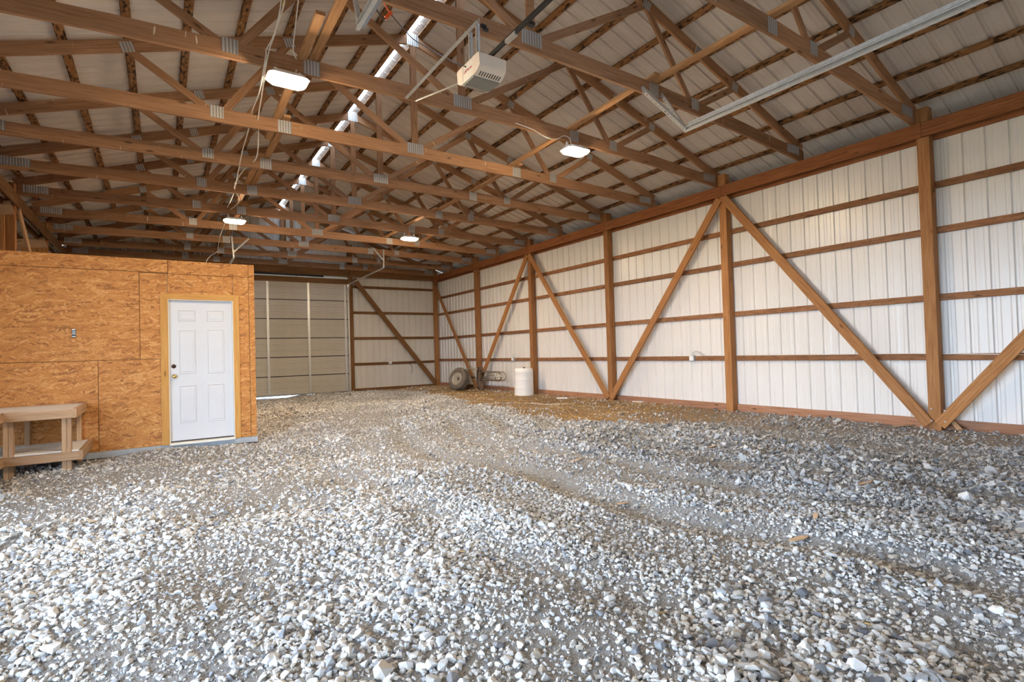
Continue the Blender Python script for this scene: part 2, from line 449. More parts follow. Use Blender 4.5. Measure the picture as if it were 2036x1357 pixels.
def build_gravel():
    N = 1000000
    x = RNG.uniform(-2.5, 8.7, N); y = RNG.uniform(.3, 18.1, N)
    dv = np.stack([x, y, np.full(N, -CAMZ)], 1)
    zc = dv @ np.array(CF); u = (dv @ np.array(CR))/zc; v = -(dv @ np.array(CU))/zc
    dist = np.linalg.norm(dv, axis=1)
    inview = (zc > .6) & (np.abs(u) < 1018/FPX+.10) & (v < 678/FPX+.12)
    margin = (zc > .15) & (np.abs(u) < 2.4) & ~inview
    h = ground(x, y); 
    valley = smooth(-.035, .02, h - np.where(x < 3, -.03, -.005))
    patch = np.zeros(N)
    for i in range(8): patch += np.sin(_k[i+8, 0]*1.9*x+_k[i+3, 1]*1.9*y+_ph[i])
    patch = smooth(-2.2, 1.2, patch)
    keep = np.where(inview, np.where(dist < 5, .95, np.where(dist < 9, .40, .32)), np.where(margin, np.where(dist < 4.2, .42, .12), 0))
    keep *= (.45+.55*valley)*(.78+.22*patch)
    d = dirt_at(x, y); keep *= 1-.965*d**.6
    keep *= np.where((x < OXR+.03) & (y > OY-.04), 0, 1)
    keep *= np.where(y > 17.6, .3, 1)
    m = RNG.uniform(size=N) < keep
    x, y, dist, h, inview, zc, patch = x[m], y[m], dist[m], h[m], inview[m], zc[m], patch[m]; n = len(x)
    size = np.exp(RNG.normal(math.log(.0275), .36, n)).clip(.012, .072)*(.80+.28*patch)
    size = np.where(dist > 5, size*1.30, size); big = RNG.uniform(size=n) < .02; size[big] *= 1.45
    lift = RNG.uniform(-.06, .42, n)*np.clip(valley[m]+.2, 0, 1)
    order = np.argsort(-(size/zc)*inview)
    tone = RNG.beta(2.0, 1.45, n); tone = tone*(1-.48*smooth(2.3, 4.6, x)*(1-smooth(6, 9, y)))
    yaw = RNG.uniform(0, 6.28, n); tx = RNG.normal(0, .35, n); ty = RNG.normal(0, .35, n)
    parts = order[:300]; mass = order[300:]
    meshes = []
    for i, (V, Fc) in enumerate(NEAR):
        meshes.append(mesh_from(V, [list(f) for f in Fc], STONE_O, False, 'stone'))
    for j in parts:
        o = link('stone', meshes[int(RNG.integers(len(NEAR)))], FLOOR)
        o.matrix_basis = Matrix.Translation((x[j], y[j], h[j]+size[j]*(.12+lift[j]))) @ Matrix.Rotation(yaw[j], 4, 'Z') @ Matrix.Rotation(tx[j], 4, 'X') @ Matrix.Rotation(ty[j], 4, 'Y') @ Matrix.Scale(size[j], 4)
    VV, FF, TT = [], [], []; base = 0
    def rots(j):
        cz, sz = np.cos(yaw[j]), np.sin(yaw[j]); cx, sx = np.cos(tx[j]), np.sin(tx[j]); cy, sy = np.cos(ty[j]), np.sin(ty[j])
        Rz = np.zeros((len(j), 3, 3)); Rz[:, 0, 0] = cz; Rz[:, 0, 1] = -sz; Rz[:, 1, 0] = sz; Rz[:, 1, 1] = cz; Rz[:, 2, 2] = 1
        Rx = np.zeros((len(j), 3, 3)); Rx[:, 0, 0] = 1; Rx[:, 1, 1] = cx; Rx[:, 1, 2] = -sx; Rx[:, 2, 1] = sx; Rx[:, 2, 2] = cx
        Ry = np.zeros((len(j), 3, 3)); Ry[:, 0, 0] = cy; Ry[:, 0, 2] = sy; Ry[:, 1, 1] = 1; Ry[:, 2, 0] = -sy; Ry[:, 2, 2] = cy
        return Rz @ Rx @ Ry
    for far, lib in ((False, NEAR), (True, FARS)):
        sel = mass[(dist[mass] > 5.0) == far]; which = RNG.integers(len(lib), size=len(sel))
        for w, (V, Fc) in enumerate(lib):
            j = sel[which == w]
            if not len(j): continue
            Rm = rots(j)
            P_ = np.einsum('nij,vj->nvi', Rm, V)*size[j][:, None, None] + np.stack([x[j], y[j], h[j]+size[j]*(.08+lift[j])], 1)[:, None, :]
            FF.append((Fc[None]+base+(np.arange(len(j))*len(V))[:, None, None]).reshape(-1, 3)); VV.append(P_.reshape(-1, 3))
            TT.append(np.repeat(tone[j], len(V))); base += len(j)*len(V)
    VV, FF, TT = np.concatenate(VV), np.concatenate(FF), np.concatenate(TT)
    me = bpy.data.meshes.new('gravel'); me.vertices.add(len(VV)); me.vertices.foreach_set('co', VV.astype(np.float32).ravel())
    me.loops.add(FF.size); me.loops.foreach_set('vertex_index', FF.astype(np.int32).ravel())
    me.polygons.add(len(FF)); me.polygons.foreach_set('loop_start', np.arange(0, FF.size, 3, dtype=np.int32)); me.update(calc_edges=True)
    me.polygons.foreach_set('use_smooth', np.zeros(len(FF), bool))
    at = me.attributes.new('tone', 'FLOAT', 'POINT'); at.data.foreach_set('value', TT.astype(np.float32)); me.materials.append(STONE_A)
    o = link('gravel', me, FLOOR); tag(o, 'loose crushed grey gravel', kind='stuff')
    print('GRAVEL', n, 'tris', len(FF))
build_gravel()
def build_chips():
    N = 200000
    x = RNG.uniform(-2.4, 7.5, N); y = RNG.uniform(.4, 9.5, N)
    dv = np.stack([x, y, np.full(N, -CAMZ)], 1); zc = dv @ np.array(CF); u = (dv @ np.array(CR))/zc; v = -(dv @ np.array(CU))/zc
    m = (zc > .6) & (np.abs(u) < 1018/FPX+.06) & (v < 678/FPX+.06) & (RNG.uniform(size=N) < np.clip(1.5-zc/6.5, .15, 1)) & ~((x < OXR) & (y > OY-.05))
    m &= RNG.uniform(size=N) > .6*dirt_at(x, y)
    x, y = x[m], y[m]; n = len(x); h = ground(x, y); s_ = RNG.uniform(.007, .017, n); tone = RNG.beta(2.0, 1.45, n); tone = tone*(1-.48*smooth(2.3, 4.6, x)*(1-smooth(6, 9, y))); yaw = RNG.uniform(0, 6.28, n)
    V, Fc = hull(6, 77, .7); c, s = np.cos(yaw), np.sin(yaw)
    P_ = np.stack([c[:, None]*V[None, :, 0]-s[:, None]*V[None, :, 1], s[:, None]*V[None, :, 0]+c[:, None]*V[None, :, 1], np.repeat(V[None, :, 2], n, 0)], -1)
    P_ = P_*s_[:, None, None]+np.stack([x, y, h+s_*.25], 1)[:, None, :]
    FF = (Fc[None]+(np.arange(n)*len(V))[:, None, None]).reshape(-1, 3); VV = P_.reshape(-1, 3)
    me = bpy.data.meshes.new('gravel_chips'); me.vertices.add(len(VV)); me.vertices.foreach_set('co', VV.astype(np.float32).ravel())
    me.loops.add(FF.size); me.loops.foreach_set('vertex_index', FF.astype(np.int32).ravel())
    me.polygons.add(len(FF)); me.polygons.foreach_set('loop_start', np.arange(0, FF.size, 3, dtype=np.int32)); me.update(calc_edges=True)
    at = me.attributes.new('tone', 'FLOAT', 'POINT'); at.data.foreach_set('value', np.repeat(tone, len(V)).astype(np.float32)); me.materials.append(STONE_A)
    o = link('gravel_chips', me, FLOOR); tag(o, 'fine grey gravel chips', kind='stuff'); print('CHIPS', n, len(FF))
build_chips()

# ---- right wall
WR = thing('wall_right', 'white ribbed metal wall on a brown timber frame, long side of the barn', kind='structure')
Z1, Z2, Z3, Z4 = .949, 1.749, 2.650, 3.259
XS = A+P+.040          # sheet plane right wall
for i in range(22):
    y0 = -1.35+i*.9144
    if y0 > 18.25: break
    w = min(.9144, 18.28-y0)
    pr_ = [q for q in PROF if q[0] <= w+.021]
    sheet('metal_sheet', (XS+.001*(i % 2), y0, 0), (0, 1, 0), (1, 0, 0), lambda b: Vector((b.x, b.y, -.06)), lambda b: Vector((b.x, b.y, 4.05)), MET_WALL, WR, pr_)
for k in range(-1, 6):
    y = posty(k) if k < 5 else YB+P/2
    timber('post', (A+P/2, y, -.2), (A+P/2, y, 4.30), P, P, W_POST, WR, (1, 0, 0))
    if k < 5:
        y2 = posty(k+1) if k < 4 else YB+P/2
        timber('eave_beam', (A-.019, y+.002, (ZE0+ZE1)/2), (A-.019, y2-.002, (ZE0+ZE1)/2), .038, ZE1-ZE0, W_BEAM, WR)
        timber('outer_eave_beam', (A+P+.019, y+.002, (ZE0+ZE1)/2-.03), (A+P+.019, y2-.002, (ZE0+ZE1)/2-.03), .036, ZE1-ZE0, W_BEAM, WR)
for z in (Z1, Z2, Z3, Z4):
    cuts = [-1.3, posty(0)+.6*0, posty(2), posty(4), 18.2] if z in (Z1, Z3) else [-1.3, posty(1), posty(3), 18.2]
    for a_, b_ in zip(cuts[:-1], cuts[1:]):
        timber('girt', (A+P+.019, a_+.002, z), (A+P+.019, b_-.002, z), .038, .089, W_GIRT, WR)
for k in range(-1, 5):
    y, y2 = posty(k)+P/2, (posty(k+1)-P/2 if k < 4 else YB)
    timber('skirt_board', (A+P+.017, y-.14, .0), (A+P+.017, y2+.14, .0), .038, .235, W_SKIRT, WR)
def brace(y0, z0, y1, z1, x=A-.019-.001):
    m = timber('brace', (x, y0, z0), (x, y1, z1), .038, .14, W_POST, WR, up=(0, 0, 1))
    return m
brace(posty(1)-.045, 3.86, posty(0)+.06, .06)
brace(posty(1)+.045, 3.86, posty(2)-.05, .06)
brace(posty(3)-.045, 3.86, posty(2)+.05, .06)
brace(posty(3)+.045, 3.86, posty(4)-.05, .06)
brace(YB-.0, 3.86, posty(4)+.05, .06)
brace(posty(0)-.06, .06, posty(-1)+.05, 3.86)
for dy, dz in ((-.03, .12), (-.03, .03), (.03, .13), (.03, .03)):
    b_ = place('bolt', lathe_mesh([(0, .006), (.011, .005), (.013, 0)], GALV, 10), WR, (A-.040, posty(0)+dy*2.4-.05, .06+dz*1.6), Matrix.Rotation(-math.pi/2, 4, 'Y'))

# ---- back wall
WB = thing('wall_back', 'white ribbed metal gable wall behind brown framing at the far end', loc=(0, 18, 0), kind='structure')
YS = YB+P+.040
DX0, DX1 = 1.60, 5.335
for i in range(13):
    x0 = XC-5.84+i*.9144
    w = min(.9144, XC+5.84-x0)
    if w < .05: continue
    pr_ = [q for q in PROF if q[0] <= w+.021]
    def lo(b): return Vector((b.x, b.y, 3.72 if DX0-.1 < b.x < DX1+.02 else -.06))
    slit = .050 if XC+.9 < x0 < XC+4.6 and i % 3 else .006
    sheet('metal_sheet', (x0, YS, 0), (1, 0, 0), (0, 1, 0), lo, lambda b: Vector((b.x, b.y, zroof(b.x)-slit)), MET_BACK, WB, pr_)
for x, z0, z1 in ((5.42, -.2, 5.0), (1.50, -.2, 4.9), (XC+.05, 4.1, 5.85)):
    timber('post', (x, YB+P/2, z0), (x, YB+P/2, z1), P, P, W_BACK, WB, (0, 1, 0))
for x0, x1, z in ((5.49, A, .897), (5.49, A, 1.793), (5.49, A, 2.684), (5.49, A, 3.579)):
    timber('girt', (x0-.1, YB+P+.019, z), (x1+.1, YB+P+.019, z), .038, .089, W_BACK, WB)
timber('header_beam', (XL, YB-.021, 4.01), (5.40, YB-.021, 4.01), .038, .235, W_BACK, WB)
timber('header_beam', (5.403, YB-.021, 4.03), (A-.045, YB-.021, 4.03), .038, .27, W_BACK, WB)
timber('door_header', (DX0-.1, YB-.02, 3.72), (5.345, YB-.02, 3.72), .038, .17, W_BACK, WB)
timber('upper_header', (XL, YB+P+.012, 4.10), (A, YB+P+.012, 4.10), .03, .30, W_BACK, WB)
timber('brace', (5.52, YB-.020, 3.82), (8.50, YB-.020, .08), .038, .16, W_BACK, WB)
timber('skirt_board', (5.36, YB+P+.017, -.02), (A+.1, YB+P+.017, -.02), .038, .16, W_BACK, WB)

# ---- left side: open post line and lean-to behind it
WL = thing('wall_left', 'open line of timber posts and paired beams along the low side', kind='structure')
ZL0, ZL1 = 3.86, 4.07
for k in (2.0, 3, 4, 5):
    y = posty(k)
    timber('post', (XL-P/2, y, -.25), (XL-P/2, y, 4.25), P, P, W_POST, WL, (1, 0, 0))
for k in (-1, 0, 1, 2, 3, 4):
    y, y2 = posty(k), posty(k+1)
    timber('eave_beam', (XL+.019, y+.002, (ZL0+ZL1)/2), (XL+.019, y2-.002, (ZL0+ZL1)/2), .038, ZL1-ZL0, W_BACK, WL)
    timber('outer_eave_beam', (XL-P-.019, y+.002, (ZL0+ZL1)/2), (XL-P-.019, y2-.002, (ZL0+ZL1)/2), .038, ZL1-ZL0, W_BACK, WL)
timber('brace', (XL+.019, posty(3)+.10, 3.84), (XL+.019, posty(4)-.2, 2.0), .038, .14, W_BENCH, WL)
timber('brace', (XL-P-.019, posty(3)+.16, 3.84), (XL-P-.019, posty(4)-.6, 2.0), .038, .14, W_BACK, WL)

for i in range(12):  # unseen cladding, added to keep daylight off the upper right wall
    y0 = -1.35+i*.9144
    if y0 > OY-.3: break
    sheet('header_light_block', (XL-P-.05, y0, 0), (0, 1, 0), (-1, 0, 0), lambda b: Vector((b.x, b.y, 2.75)), lambda b: Vector((b.x, b.y, zroof(b.x)+.02)), MET_WALL, WL)
for i in range(12):  # unseen infill, added to narrow the opening and cut the daylight
    y0 = -1.35+i*.9144
    if y0 < -.9 or y0 > 5.2:
        if y0 < 8.3: sheet('metal_sheet', (XL-P-.045, y0, 0), (0, 1, 0), (-1, 0, 0), lambda b: Vector((b.x, b.y, -.2)), lambda b: Vector((b.x, b.y, 2.80)), MET_WALL, WL)
timber('opening_header', (XL-P/2, -1.3, 2.82), (XL-P/2, OY, 2.82), .09, .235, W_BEAM, WL)

LT = thing('roof_lean_to', 'dark lean-to roof and rafters beyond the open post line', kind='structure')
def zlean(x): return 3.80 + .22*(x-XL)
for k in (3, 4, 5):
    y = posty(k)-.0
    timber('rafter', (XL-.02, y-.10, zlean(XL)+.02), (-6.2, y-.10, zlean(-6.2)+.02), .038, .235, W_BENCH, LT)
    timber('post', (-6.0, y, -.25), (-6.0, y, zlean(-6)+.02), P, P, W_POST, LT, (1, 0, 0))
    timber('post_plank', (XL-.26, y-.15, -.2), (XL-.26, y-.15, zlean(XL)-.13), .30, .038, W_POST, LT, (0, 1, 0))
for i in range(11):
    y0 = 9.05+i*.9144
    if y0 > 18.3: break
    sheet('side_sheet', (-6.15, y0, 0), (0, 1, 0), (-1, 0, 0), lambda b: Vector((b.x, b.y, -.2)), lambda b: Vector((b.x, b.y, 2.50)), MET_BACK, LT)
    sheet('side_sheet', (-6.15, y0, 0), (0, 1, 0), (-1, 0, 0), lambda b: Vector((b.x, b.y, 2.62)), lambda b: Vector((b.x, b.y, 3.02)), MET_BACK, LT)
for i in range(4):  # unseen sheets, added to keep daylight out of the lean-to
    sheet('front_light_block', (-5.96+i*.9144, 9.05, 0), (1, 0, 0), (0, -1, 0), lambda b: Vector((b.x, b.y, -.2)), lambda b: Vector((b.x, b.y, zlean(b.x)+.2)), MET_BACK, LT)
for i in range(6):
    x = XL-.45-i*.72
    timber('purlin', (x, -1.4, zlean(x)+.165), (x, 18.2, zlean(x)+.165), .089, .038, W_BACK, LT)
for i in range(22):  # near bays are unseen; roof extended over them to cut high sky light
    y0 = -1.4+i*.9144
    if y0 > 18.3: break
    for xa, xb in ((XL-.1, -6.4),):
        sheet('roof_sheet', (0, y0, 0), (0, 1, 0), (0, 0, 1), lambda b: Vector((xa, b.y, zlean(xa)+.19+b.z)), lambda b: Vector((xb, b.y, zlean(xb)+.19+b.z)), MET_ROOF, LT)
for i in range(5):
    x0 = -6.4+i*.9144
    sheet('end_sheet', (x0, 18.3, 0), (1, 0, 0), (0, 1, 0), lambda b: Vector((b.x, b.y, -.1)), lambda b: Vector((b.x, b.y, 2.7)), MET_BACK, LT)
timber('end_girt', (-6.1, 18.26, 2.75), (XL-.1, 18.26, 2.75), .038, .24, W_SKIRT, LT)
for k in (-1, 0, 1, 2):
    pass

# ---- front wall behind the camera
WF = thing('wall_front', 'white ribbed metal gable wall behind the viewer', loc=(0, -1.3, 0), kind='structure')
for i in range(12):
    x0 = XL-.1+i*.9144; w = min(.9144, A+P-x0)
    if w < .05: continue
    sheet('metal_sheet', (x0, -1.38, 0), (1, 0, 0), (0, -1, 0), lambda b: Vector((b.x, b.y, -.1)), lambda b: Vector((b.x, b.y, zroof(b.x)-.01)), MET_WALL, WF, [q for q in PROF if q[0] <= w+.021])

# ---- ceiling: purlins, roof sheets, ridge
CE = thing('ceiling', 'underside of the ribbed metal gable roof with dark mottled purlins', loc=(0, 0, 4.2), kind='structure')
ANG = math.atan(SL)
for sg in (-1, 1):
    for d in (.13, .63, 1.22, 1.80, 2.38, 2.96, 3.54, 4.13, 4.70, 5.23):
        dd = d+.013 if (sg < 0 and d < .2) else d
        x = XC+sg*dd; z = zroof(x)-.026
        n = Vector((sg*math.sin(ANG), 0, math.cos(ANG)))
        for a_, b_ in ((-1.35, posty(1)+.09), (posty(1)+.094, posty(3)+.09), (posty(3)+.094, 18.2)):
            timber('purlin', (x, a_, z), (x, b_, z), .089, .038, W_PURL, CE, up=n)
    for i in range(22):
        y0 = -1.40+i*.9144
        if y0 > 18.3: break
        w = min(.9144, 18.42-y0)
        xr = XC+.030 if sg > 0 else XC-.062
        xe = XC+sg*5.86
        sheet('roof_sheet', (0, y0, .0015*(i % 2)), (0, 1, 0), (0, 0, 1), lambda b: Vector((xr, b.y, zroof(xr)+b.z)), lambda b: Vector((xe, b.y, zroof(xe)+b.z)), MET_ROOF, CE, [q for q in PROF if q[0] <= w+.021])
for sg in (-1, 1):
    xf = XC+sg*5.84; timber('fascia', (xf, -1.4, zroof(xf)-.10), (xf, 18.42, zroof(xf)-.10), .03, .19, W_BACK, CE)
    timber('soffit', (XC+sg*5.66, -1.4, zroof(xf)-.19), (XC+sg*5.66, 18.42, zroof(xf)-.19), .36, .012, W_BACK, CE)
for i in range(7):
    y0 = -1.3+i*2.85
    me = mesh_from([(XC+.018, 0, zroof(XC+.018)+.012), (XC+.20, 0, zroof(XC+.20)+.026), (XC+.20, 2.84, zroof(XC+.20)+.026), (XC+.018, 2.84, zroof(XC+.018)+.012)], [[0, 1, 2, 3]], MET_ROOF)
    place('ridge_flashing', me, CE, (0, y0, 0))

# ---- partition room: OSB wall with entry door
WP = thing('wall_partition', 'orange strand board wall of the small enclosed room', loc=(-.5, OY, 0), kind='structure')
DXL, DXR, DIL, DIR, DZT, DZI = -.0114, .997, .0796, .917, 2.171, 2.085
def panel(x0, x1, z0, z1, th=.012, y=OY):
    box('osb_panel', ((x0+x1)/2, y+th/2, (z0+z1)/2), (x1-x0-.006, th, z1-z0-.006), OSB, WP, .0015)
SEAM, TOPS = 1.225, 2.455
panel(-2.06, -.252, SEAM, TOPS+.01); panel(-.252, DIL, SEAM, TOPS); panel(-2.06, -.722, OZB, SEAM); panel(-.722, DIL, OZB, SEAM)
panel(DIL, DIR, DZI, TOPS); panel(DIR, 1.137, OZB, TOPS); panel(1.137, OXR, OZB, 2.37)
panel(-2.06, .09, TOPS+.01, OZT); panel(.09, 1.137, TOPS, OZT); panel(1.137, OXR, 2.37, OZT)
for x, z0, z1 in ((-.252, SEAM, TOPS), (-.722, OZB, SEAM), (1.137, OZB, OZT), (.09, TOPS, OZT), (-1.5, OZB, OZT), (DIL-.08, OZB, TOPS), (DIR+.06, OZB, TOPS)):
    timber('stud', (x, OY+.034, z0), (x, OY+.034, z1), .038, .04, W_BACK, WP, (0, 1, 0))
for z, x0, x1 in ((SEAM, -2.06, -.02), (TOPS+.005, -2.06, OXR-.02), (2.37, 1.1, OXR-.02), (OZT-.02, -2.06, OXR-.02)):
    timber('blocking', (x0, OY+.034, z), (x1, OY+.034, z), .038, .038, W_BACK, WP)
for x0, x1 in ((-2.06, -.7), (-.7, OXR+.006)):
    box('slab_edge', ((x0+x1)/2, OY+.05, -.055), (x1-x0, .11, .085), CONC, WP)
for y0, y1 in ((OY+.02, OY+2.4), (OY+2.4, OY+4.4)):
    o = box('side_panel', (OXR-.006, (y0+y1)/2, (OZB+OZT)/2), (y1-y0-.004, .012, OZT-OZB), OSB, WP, .0015, math.pi/2)
for y, nm in ((OY+4.4, 'rear_panel'),):
    box(nm, (-.42, y, (OZB+OZT)/2), (3.2, .012, OZT-OZB), OSB, WP, .0015)

D1 = thing('door_1', 'white six-panel entry door in a bare pine frame', loc=((DIL+DIR)/2, OY, 0), kind='structure')
tw = DIL-DXL
for nm, x0, x1, z0, z1 in (('trim_board', DXL, DIL, -.01, DZI), ('trim_board', DIR, DXR, -.01, DZI)):
    timber(nm, ((x0+x1)/2, OY-.0105, z0), ((x0+x1)/2, OY-.0105, DZT-.0), x1-x0, .019, W_TRIM, D1, (0, 1, 0))
# mitred: side boards run to the top, the head board sits between 45-degree cuts
D1.children[0].data = mesh_from([(0, -tw/2, -.0095), (0, tw/2, -.0095), (0, tw/2, .0095), (0, -tw/2, .0095),
    (DZT+.01, -tw/2, -.0095), (DZI+.01, tw/2, -.0095), (DZI+.01, tw/2, .0095), (DZT+.01, -tw/2, .0095)],
    [[3, 2, 1, 0], [4, 5, 6, 7], [0, 1, 5, 4], [1, 2, 6, 5], [2, 3, 7, 6], [3, 0, 4, 7]], W_TRIM)
def prism(poly, y0, y1, mat):
    n = len(poly); V = [(x, y0, z) for x, z in poly]+[(x, y1, z) for x, z in poly]
    return mesh_from(V, [list(range(n)), list(range(2*n-1, n-1, -1))]+[[i, i+n, (i+1) % n+n, (i+1) % n] for i in range(n)], mat)
for o in list(D1.children): bpy.data.objects.remove(o)
def trimboard(poly, p0, horizontal):
    # build in local coordinates whose x follows the grain
    if horizontal:
        me = prism([(x-p0[0], z-p0[1]) for x, z in poly], OY-.020, OY-.001, W_TRIM); o = place('trim_board', me, D1, (p0[0], 0, p0[1]))
    else:
        me = prism([(z-p0[1], -(x-p0[0])) for x, z in poly], OY-.020, OY-.001, W_TRIM)
        o = place('trim_board', me, D1, (p0[0], 0, p0[1]), Matrix.Rotation(-math.pi/2, 4, 'Y'))
    return o
trimboard([(DXL, -.01), (DIL, -.01), (DIL, DZI), (DXL, DZT)], (DXL, -.01), False)
trimboard([(DIR, -.01), (DXR, -.01), (DXR, DZT), (DIR, DZI)], (DIR, -.01), False)
trimboard([(DXL, DZT), (DIL, DZI), (DIR, DZI), (DXR, DZT)], (DXL, DZI), True)
for x in (DIL+.006, DIR-.006):
    timber('jamb', (x, OY+.04, .0), (x, OY+.04, DZI), .012, .10, JAMB, D1, (0, 1, 0))
timber('jamb', (DIL, OY+.04, DZI-.006), (DIR, OY+.04, DZI-.006), .10, .012, JAMB, D1)
box('threshold', ((DIL+DIR)/2, OY+.02, -.005), (DIR-DIL, .16, .03), JAMB, D1)
box('sweep', ((DIL+DIR)/2, OY+.048, .022), (DIR-DIL-.03, .02, .014), BLACK, D1)
SX0, SX1, SZ0, SZ1, SY = DIL+.013, DIR-.013, .028, DZI-.014, OY+.045
def door_slab():
    me = board_mesh(SX1-SX0, .040, SZ1-SZ0, DOORW, .002)
    o = place('slab', me, D1, (SX0, SY+.020, (SZ0+SZ1)/2))
    for x0, x1, z0, z1 in ((.206, .430, 1.77, 1.936), (.570, .796, 1.77, 1.936), (.213, .425, .995, 1.64), (.572, .797, .990, 1.645), (.211, .425, .275, .823), (.568, .790, .270, .826)):
        w, h = x1-x0, z1-z0; V = []
        for ins, d in ((0, 0), (.008, -.006), (.016, .004), (.040, -.005), (.044, -.005)):
            V += [(ins, d, ins), (w-ins, d, ins), (w-ins, d, h-ins), (ins, d, h-ins)]
        F_ = []
        for r in range(4):
            for k in range(4): F_.append([r*4+k, r*4+(k+1) % 4, r*4+4+(k+1) % 4, r*4+4+k])
        F_.append([16, 17, 18, 19])
        place('raised_panel', mesh_from(V, F_, DOORW), o, Vector((x0, SY-.0008, z0)))
    return o
slab = door_slab()
KN = place('knob', lathe_mesh([(0, .062), (.016, .061), (.027, .050), (.029, .040), (.022, .026), (.012, .020), (.012, .008), (.030, .006), (.032, 0)], BRASS, 24), D1, (.150, SY, .965), Matrix.Rotation(math.pi/2, 4, 'X'))
place('deadbolt', lathe_mesh([(0, .010), (.020, .010), (.029, .004), (.030, 0)], DKBRONZE, 24), D1, (.143, SY, 1.112), Matrix.Rotation(math.pi/2, 4, 'X'))

# ---- overhead door in the back wall
D2 = thing('door_2', 'grey ribbed overhead garage door with galvanised stiles at the far end', loc=(3.4, 18, 0), kind='structure')
seams = [.0, .601, 1.211, 1.822, 2.444, 3.066, 3.69]
YD = YB+.05
def section_mesh(L, h):
    prof = [(-.016, .045), (.013, .045), (.014, -.004), (.024, -.004), (.026, 0)]
    n = 14
    for i in range(n):
        z = .02+(h-.04)*i/n; st = (h-.04)/n
        deep = .012 if i in (4, 9) else .0045
        prof += [(z+st*.1, 0), (z+st*.3, deep), (z+st*.6, deep), (z+st*.8, 0)]
    prof += [(h-.018, -.004), (h-.014, -.004), (h-.013, .049), (h+.016, .049)]
    V = [(0, d, z) for z, d in prof]+[(L, d, z) for z, d in prof]; m = len(prof)
    return mesh_from(V, [[i, i+m, i+m+1, i+1] for i in range(m-1)], GREYDOOR)
for z0, z1 in zip(seams[:-1], seams[1:]):
    s_ = place('door_section', section_mesh(DX1-DX0, z1-z0), D2, (DX0, YD, z0))
    for x in (DX0+.04, 2.80, 4.035, 5.225):
        st = box('stile', (x, YD-.014, (z0+z1)/2), (.075, .022, z1-z0-.03), GALV, s_)
for z in seams[1:-1]: box('joint_shade_strip', ((DX0+DX1)/2, YD+.030, z), (DX1-DX0, .006, .034), BLACK, D2)  # black strips standing in for the shade inside the section joints
for x in (DX0+.04, 2.80, 4.035, 5.225):
    for z in seams[1:-1]: box('hinge', (x, YD-.030, z), (.06, .012, .07), GALV, D2)
box('bottom_seal', ((DX0+DX1)/2, YD, -.005), (DX1-DX0, .04, .02), BLACK, D2)
tube('torsion_shaft', [(DX0, YB-.07, 3.86), (5.30, YB-.07, 3.86)], .016, GALV, D2)
tube('torsion_spring', [(2.3, YB-.07, 3.86), (4.5, YB-.07, 3.86)], .032, BLACK, D2, 10)
def channel(name, pts, parent, w=.055, d=.026, t=.004, up=(0, 0, 1)):
    """C-shaped galvanised track along pts"""
    for a_, b_ in zip(pts[:-1], pts[1:]):
        m, L = frame(a_, b_, up)
        ring = [(-d/2, -w/2), (d/2, -w/2), (d/2, w/2), (-d/2, w/2), (-d/2, w/2-.012), (d/2-t, w/2-t), (d/2-t, -w/2+t), (-d/2, -w/2+.012)]
        V = [(0, *q) for q in ring]+[(L, *q) for q in ring]
        F_ = [[i, i+8, (i+1) % 8+8, (i+1) % 8] for i in range(8)]
        o = link(name, mesh_from(V, F_, GALV), parent); o.matrix_basis = m
def angle(name, p0, p1, parent, w=.034, up=(0, 0, 1), holes=True, mat=None):
    m, L = frame(p0, p1, up); t = .003
    V, F_ = [], []
    def bx(x0, x1, y0, y1, z0, z1):
        b0 = len(V); V.extend([(x0, y0, z0), (x1, y0, z0), (x1, y1, z0), (x0, y1, z0), (x0, y0, z1), (x1, y0, z1), (x1, y1, z1), (x0, y1, z1)])
        F_.extend([[b0+i for i in q] for q in ((3, 2, 1, 0), (4, 5, 6, 7), (0, 1, 5, 4), (1, 2, 6, 5), (2, 3, 7, 6), (3, 0, 4, 7))])
    n = max(2, int(L/.05)) if holes else 1
    bx(0, L, 0, w, 0, t)
    if holes:
        bx(0, L, 0, t, 0, w*.36); bx(0, L, 0, t, w*.66, w)
        for i in range(n):
            x0 = L*i/n; bx(x0, x0+L/n*.55, 0, t, w*.36, w*.66)
    else: bx(0, L, 0, t, 0, w)
    o = link(name, mesh_from(V, F_, mat or GALV), parent); o.matrix_basis = m; return o
TX = 5.315
tr = [Vector((TX, YB-.05, .0)), Vector((TX, YB-.05, 3.30))]
for i in range(1, 7):
    a_ = i/6*math.pi/2; tr.append(Vector((TX, YB-.05-.33*(1-math.cos(a_)), 3.30+.33*math.sin(a_))))
tr.append(Vector((TX, 14.55, 3.68)))
channel('track', tr, D2, up=(1, 0, 0))
angle('track_hanger', (TX, 14.6, 3.66), (TX+.02, 14.62, 4.22), D2, up=(0, 1, 0)); angle('track_hanger', (TX, 14.6, 3.9), (TX-.28, 14.62, 4.22), D2, up=(0, 1, 0))
tl = [Vector((1.50, p.y, p.z)) for p in tr]
channel('track', tl, D2, up=(1, 0, 0))
angle('track_hanger', (1.5, 14.6, 3.66), (1.46, 14.62, 4.22), D2, up=(0, 1, 0)); angle('track_hanger', (1.5, 14.6, 3.85), (1.85, 14.62, 4.22), D2, up=(0, 1, 0))
box('latch', (5.20, YD-.04, .97), (.13, .02, .03), GALV, D2)

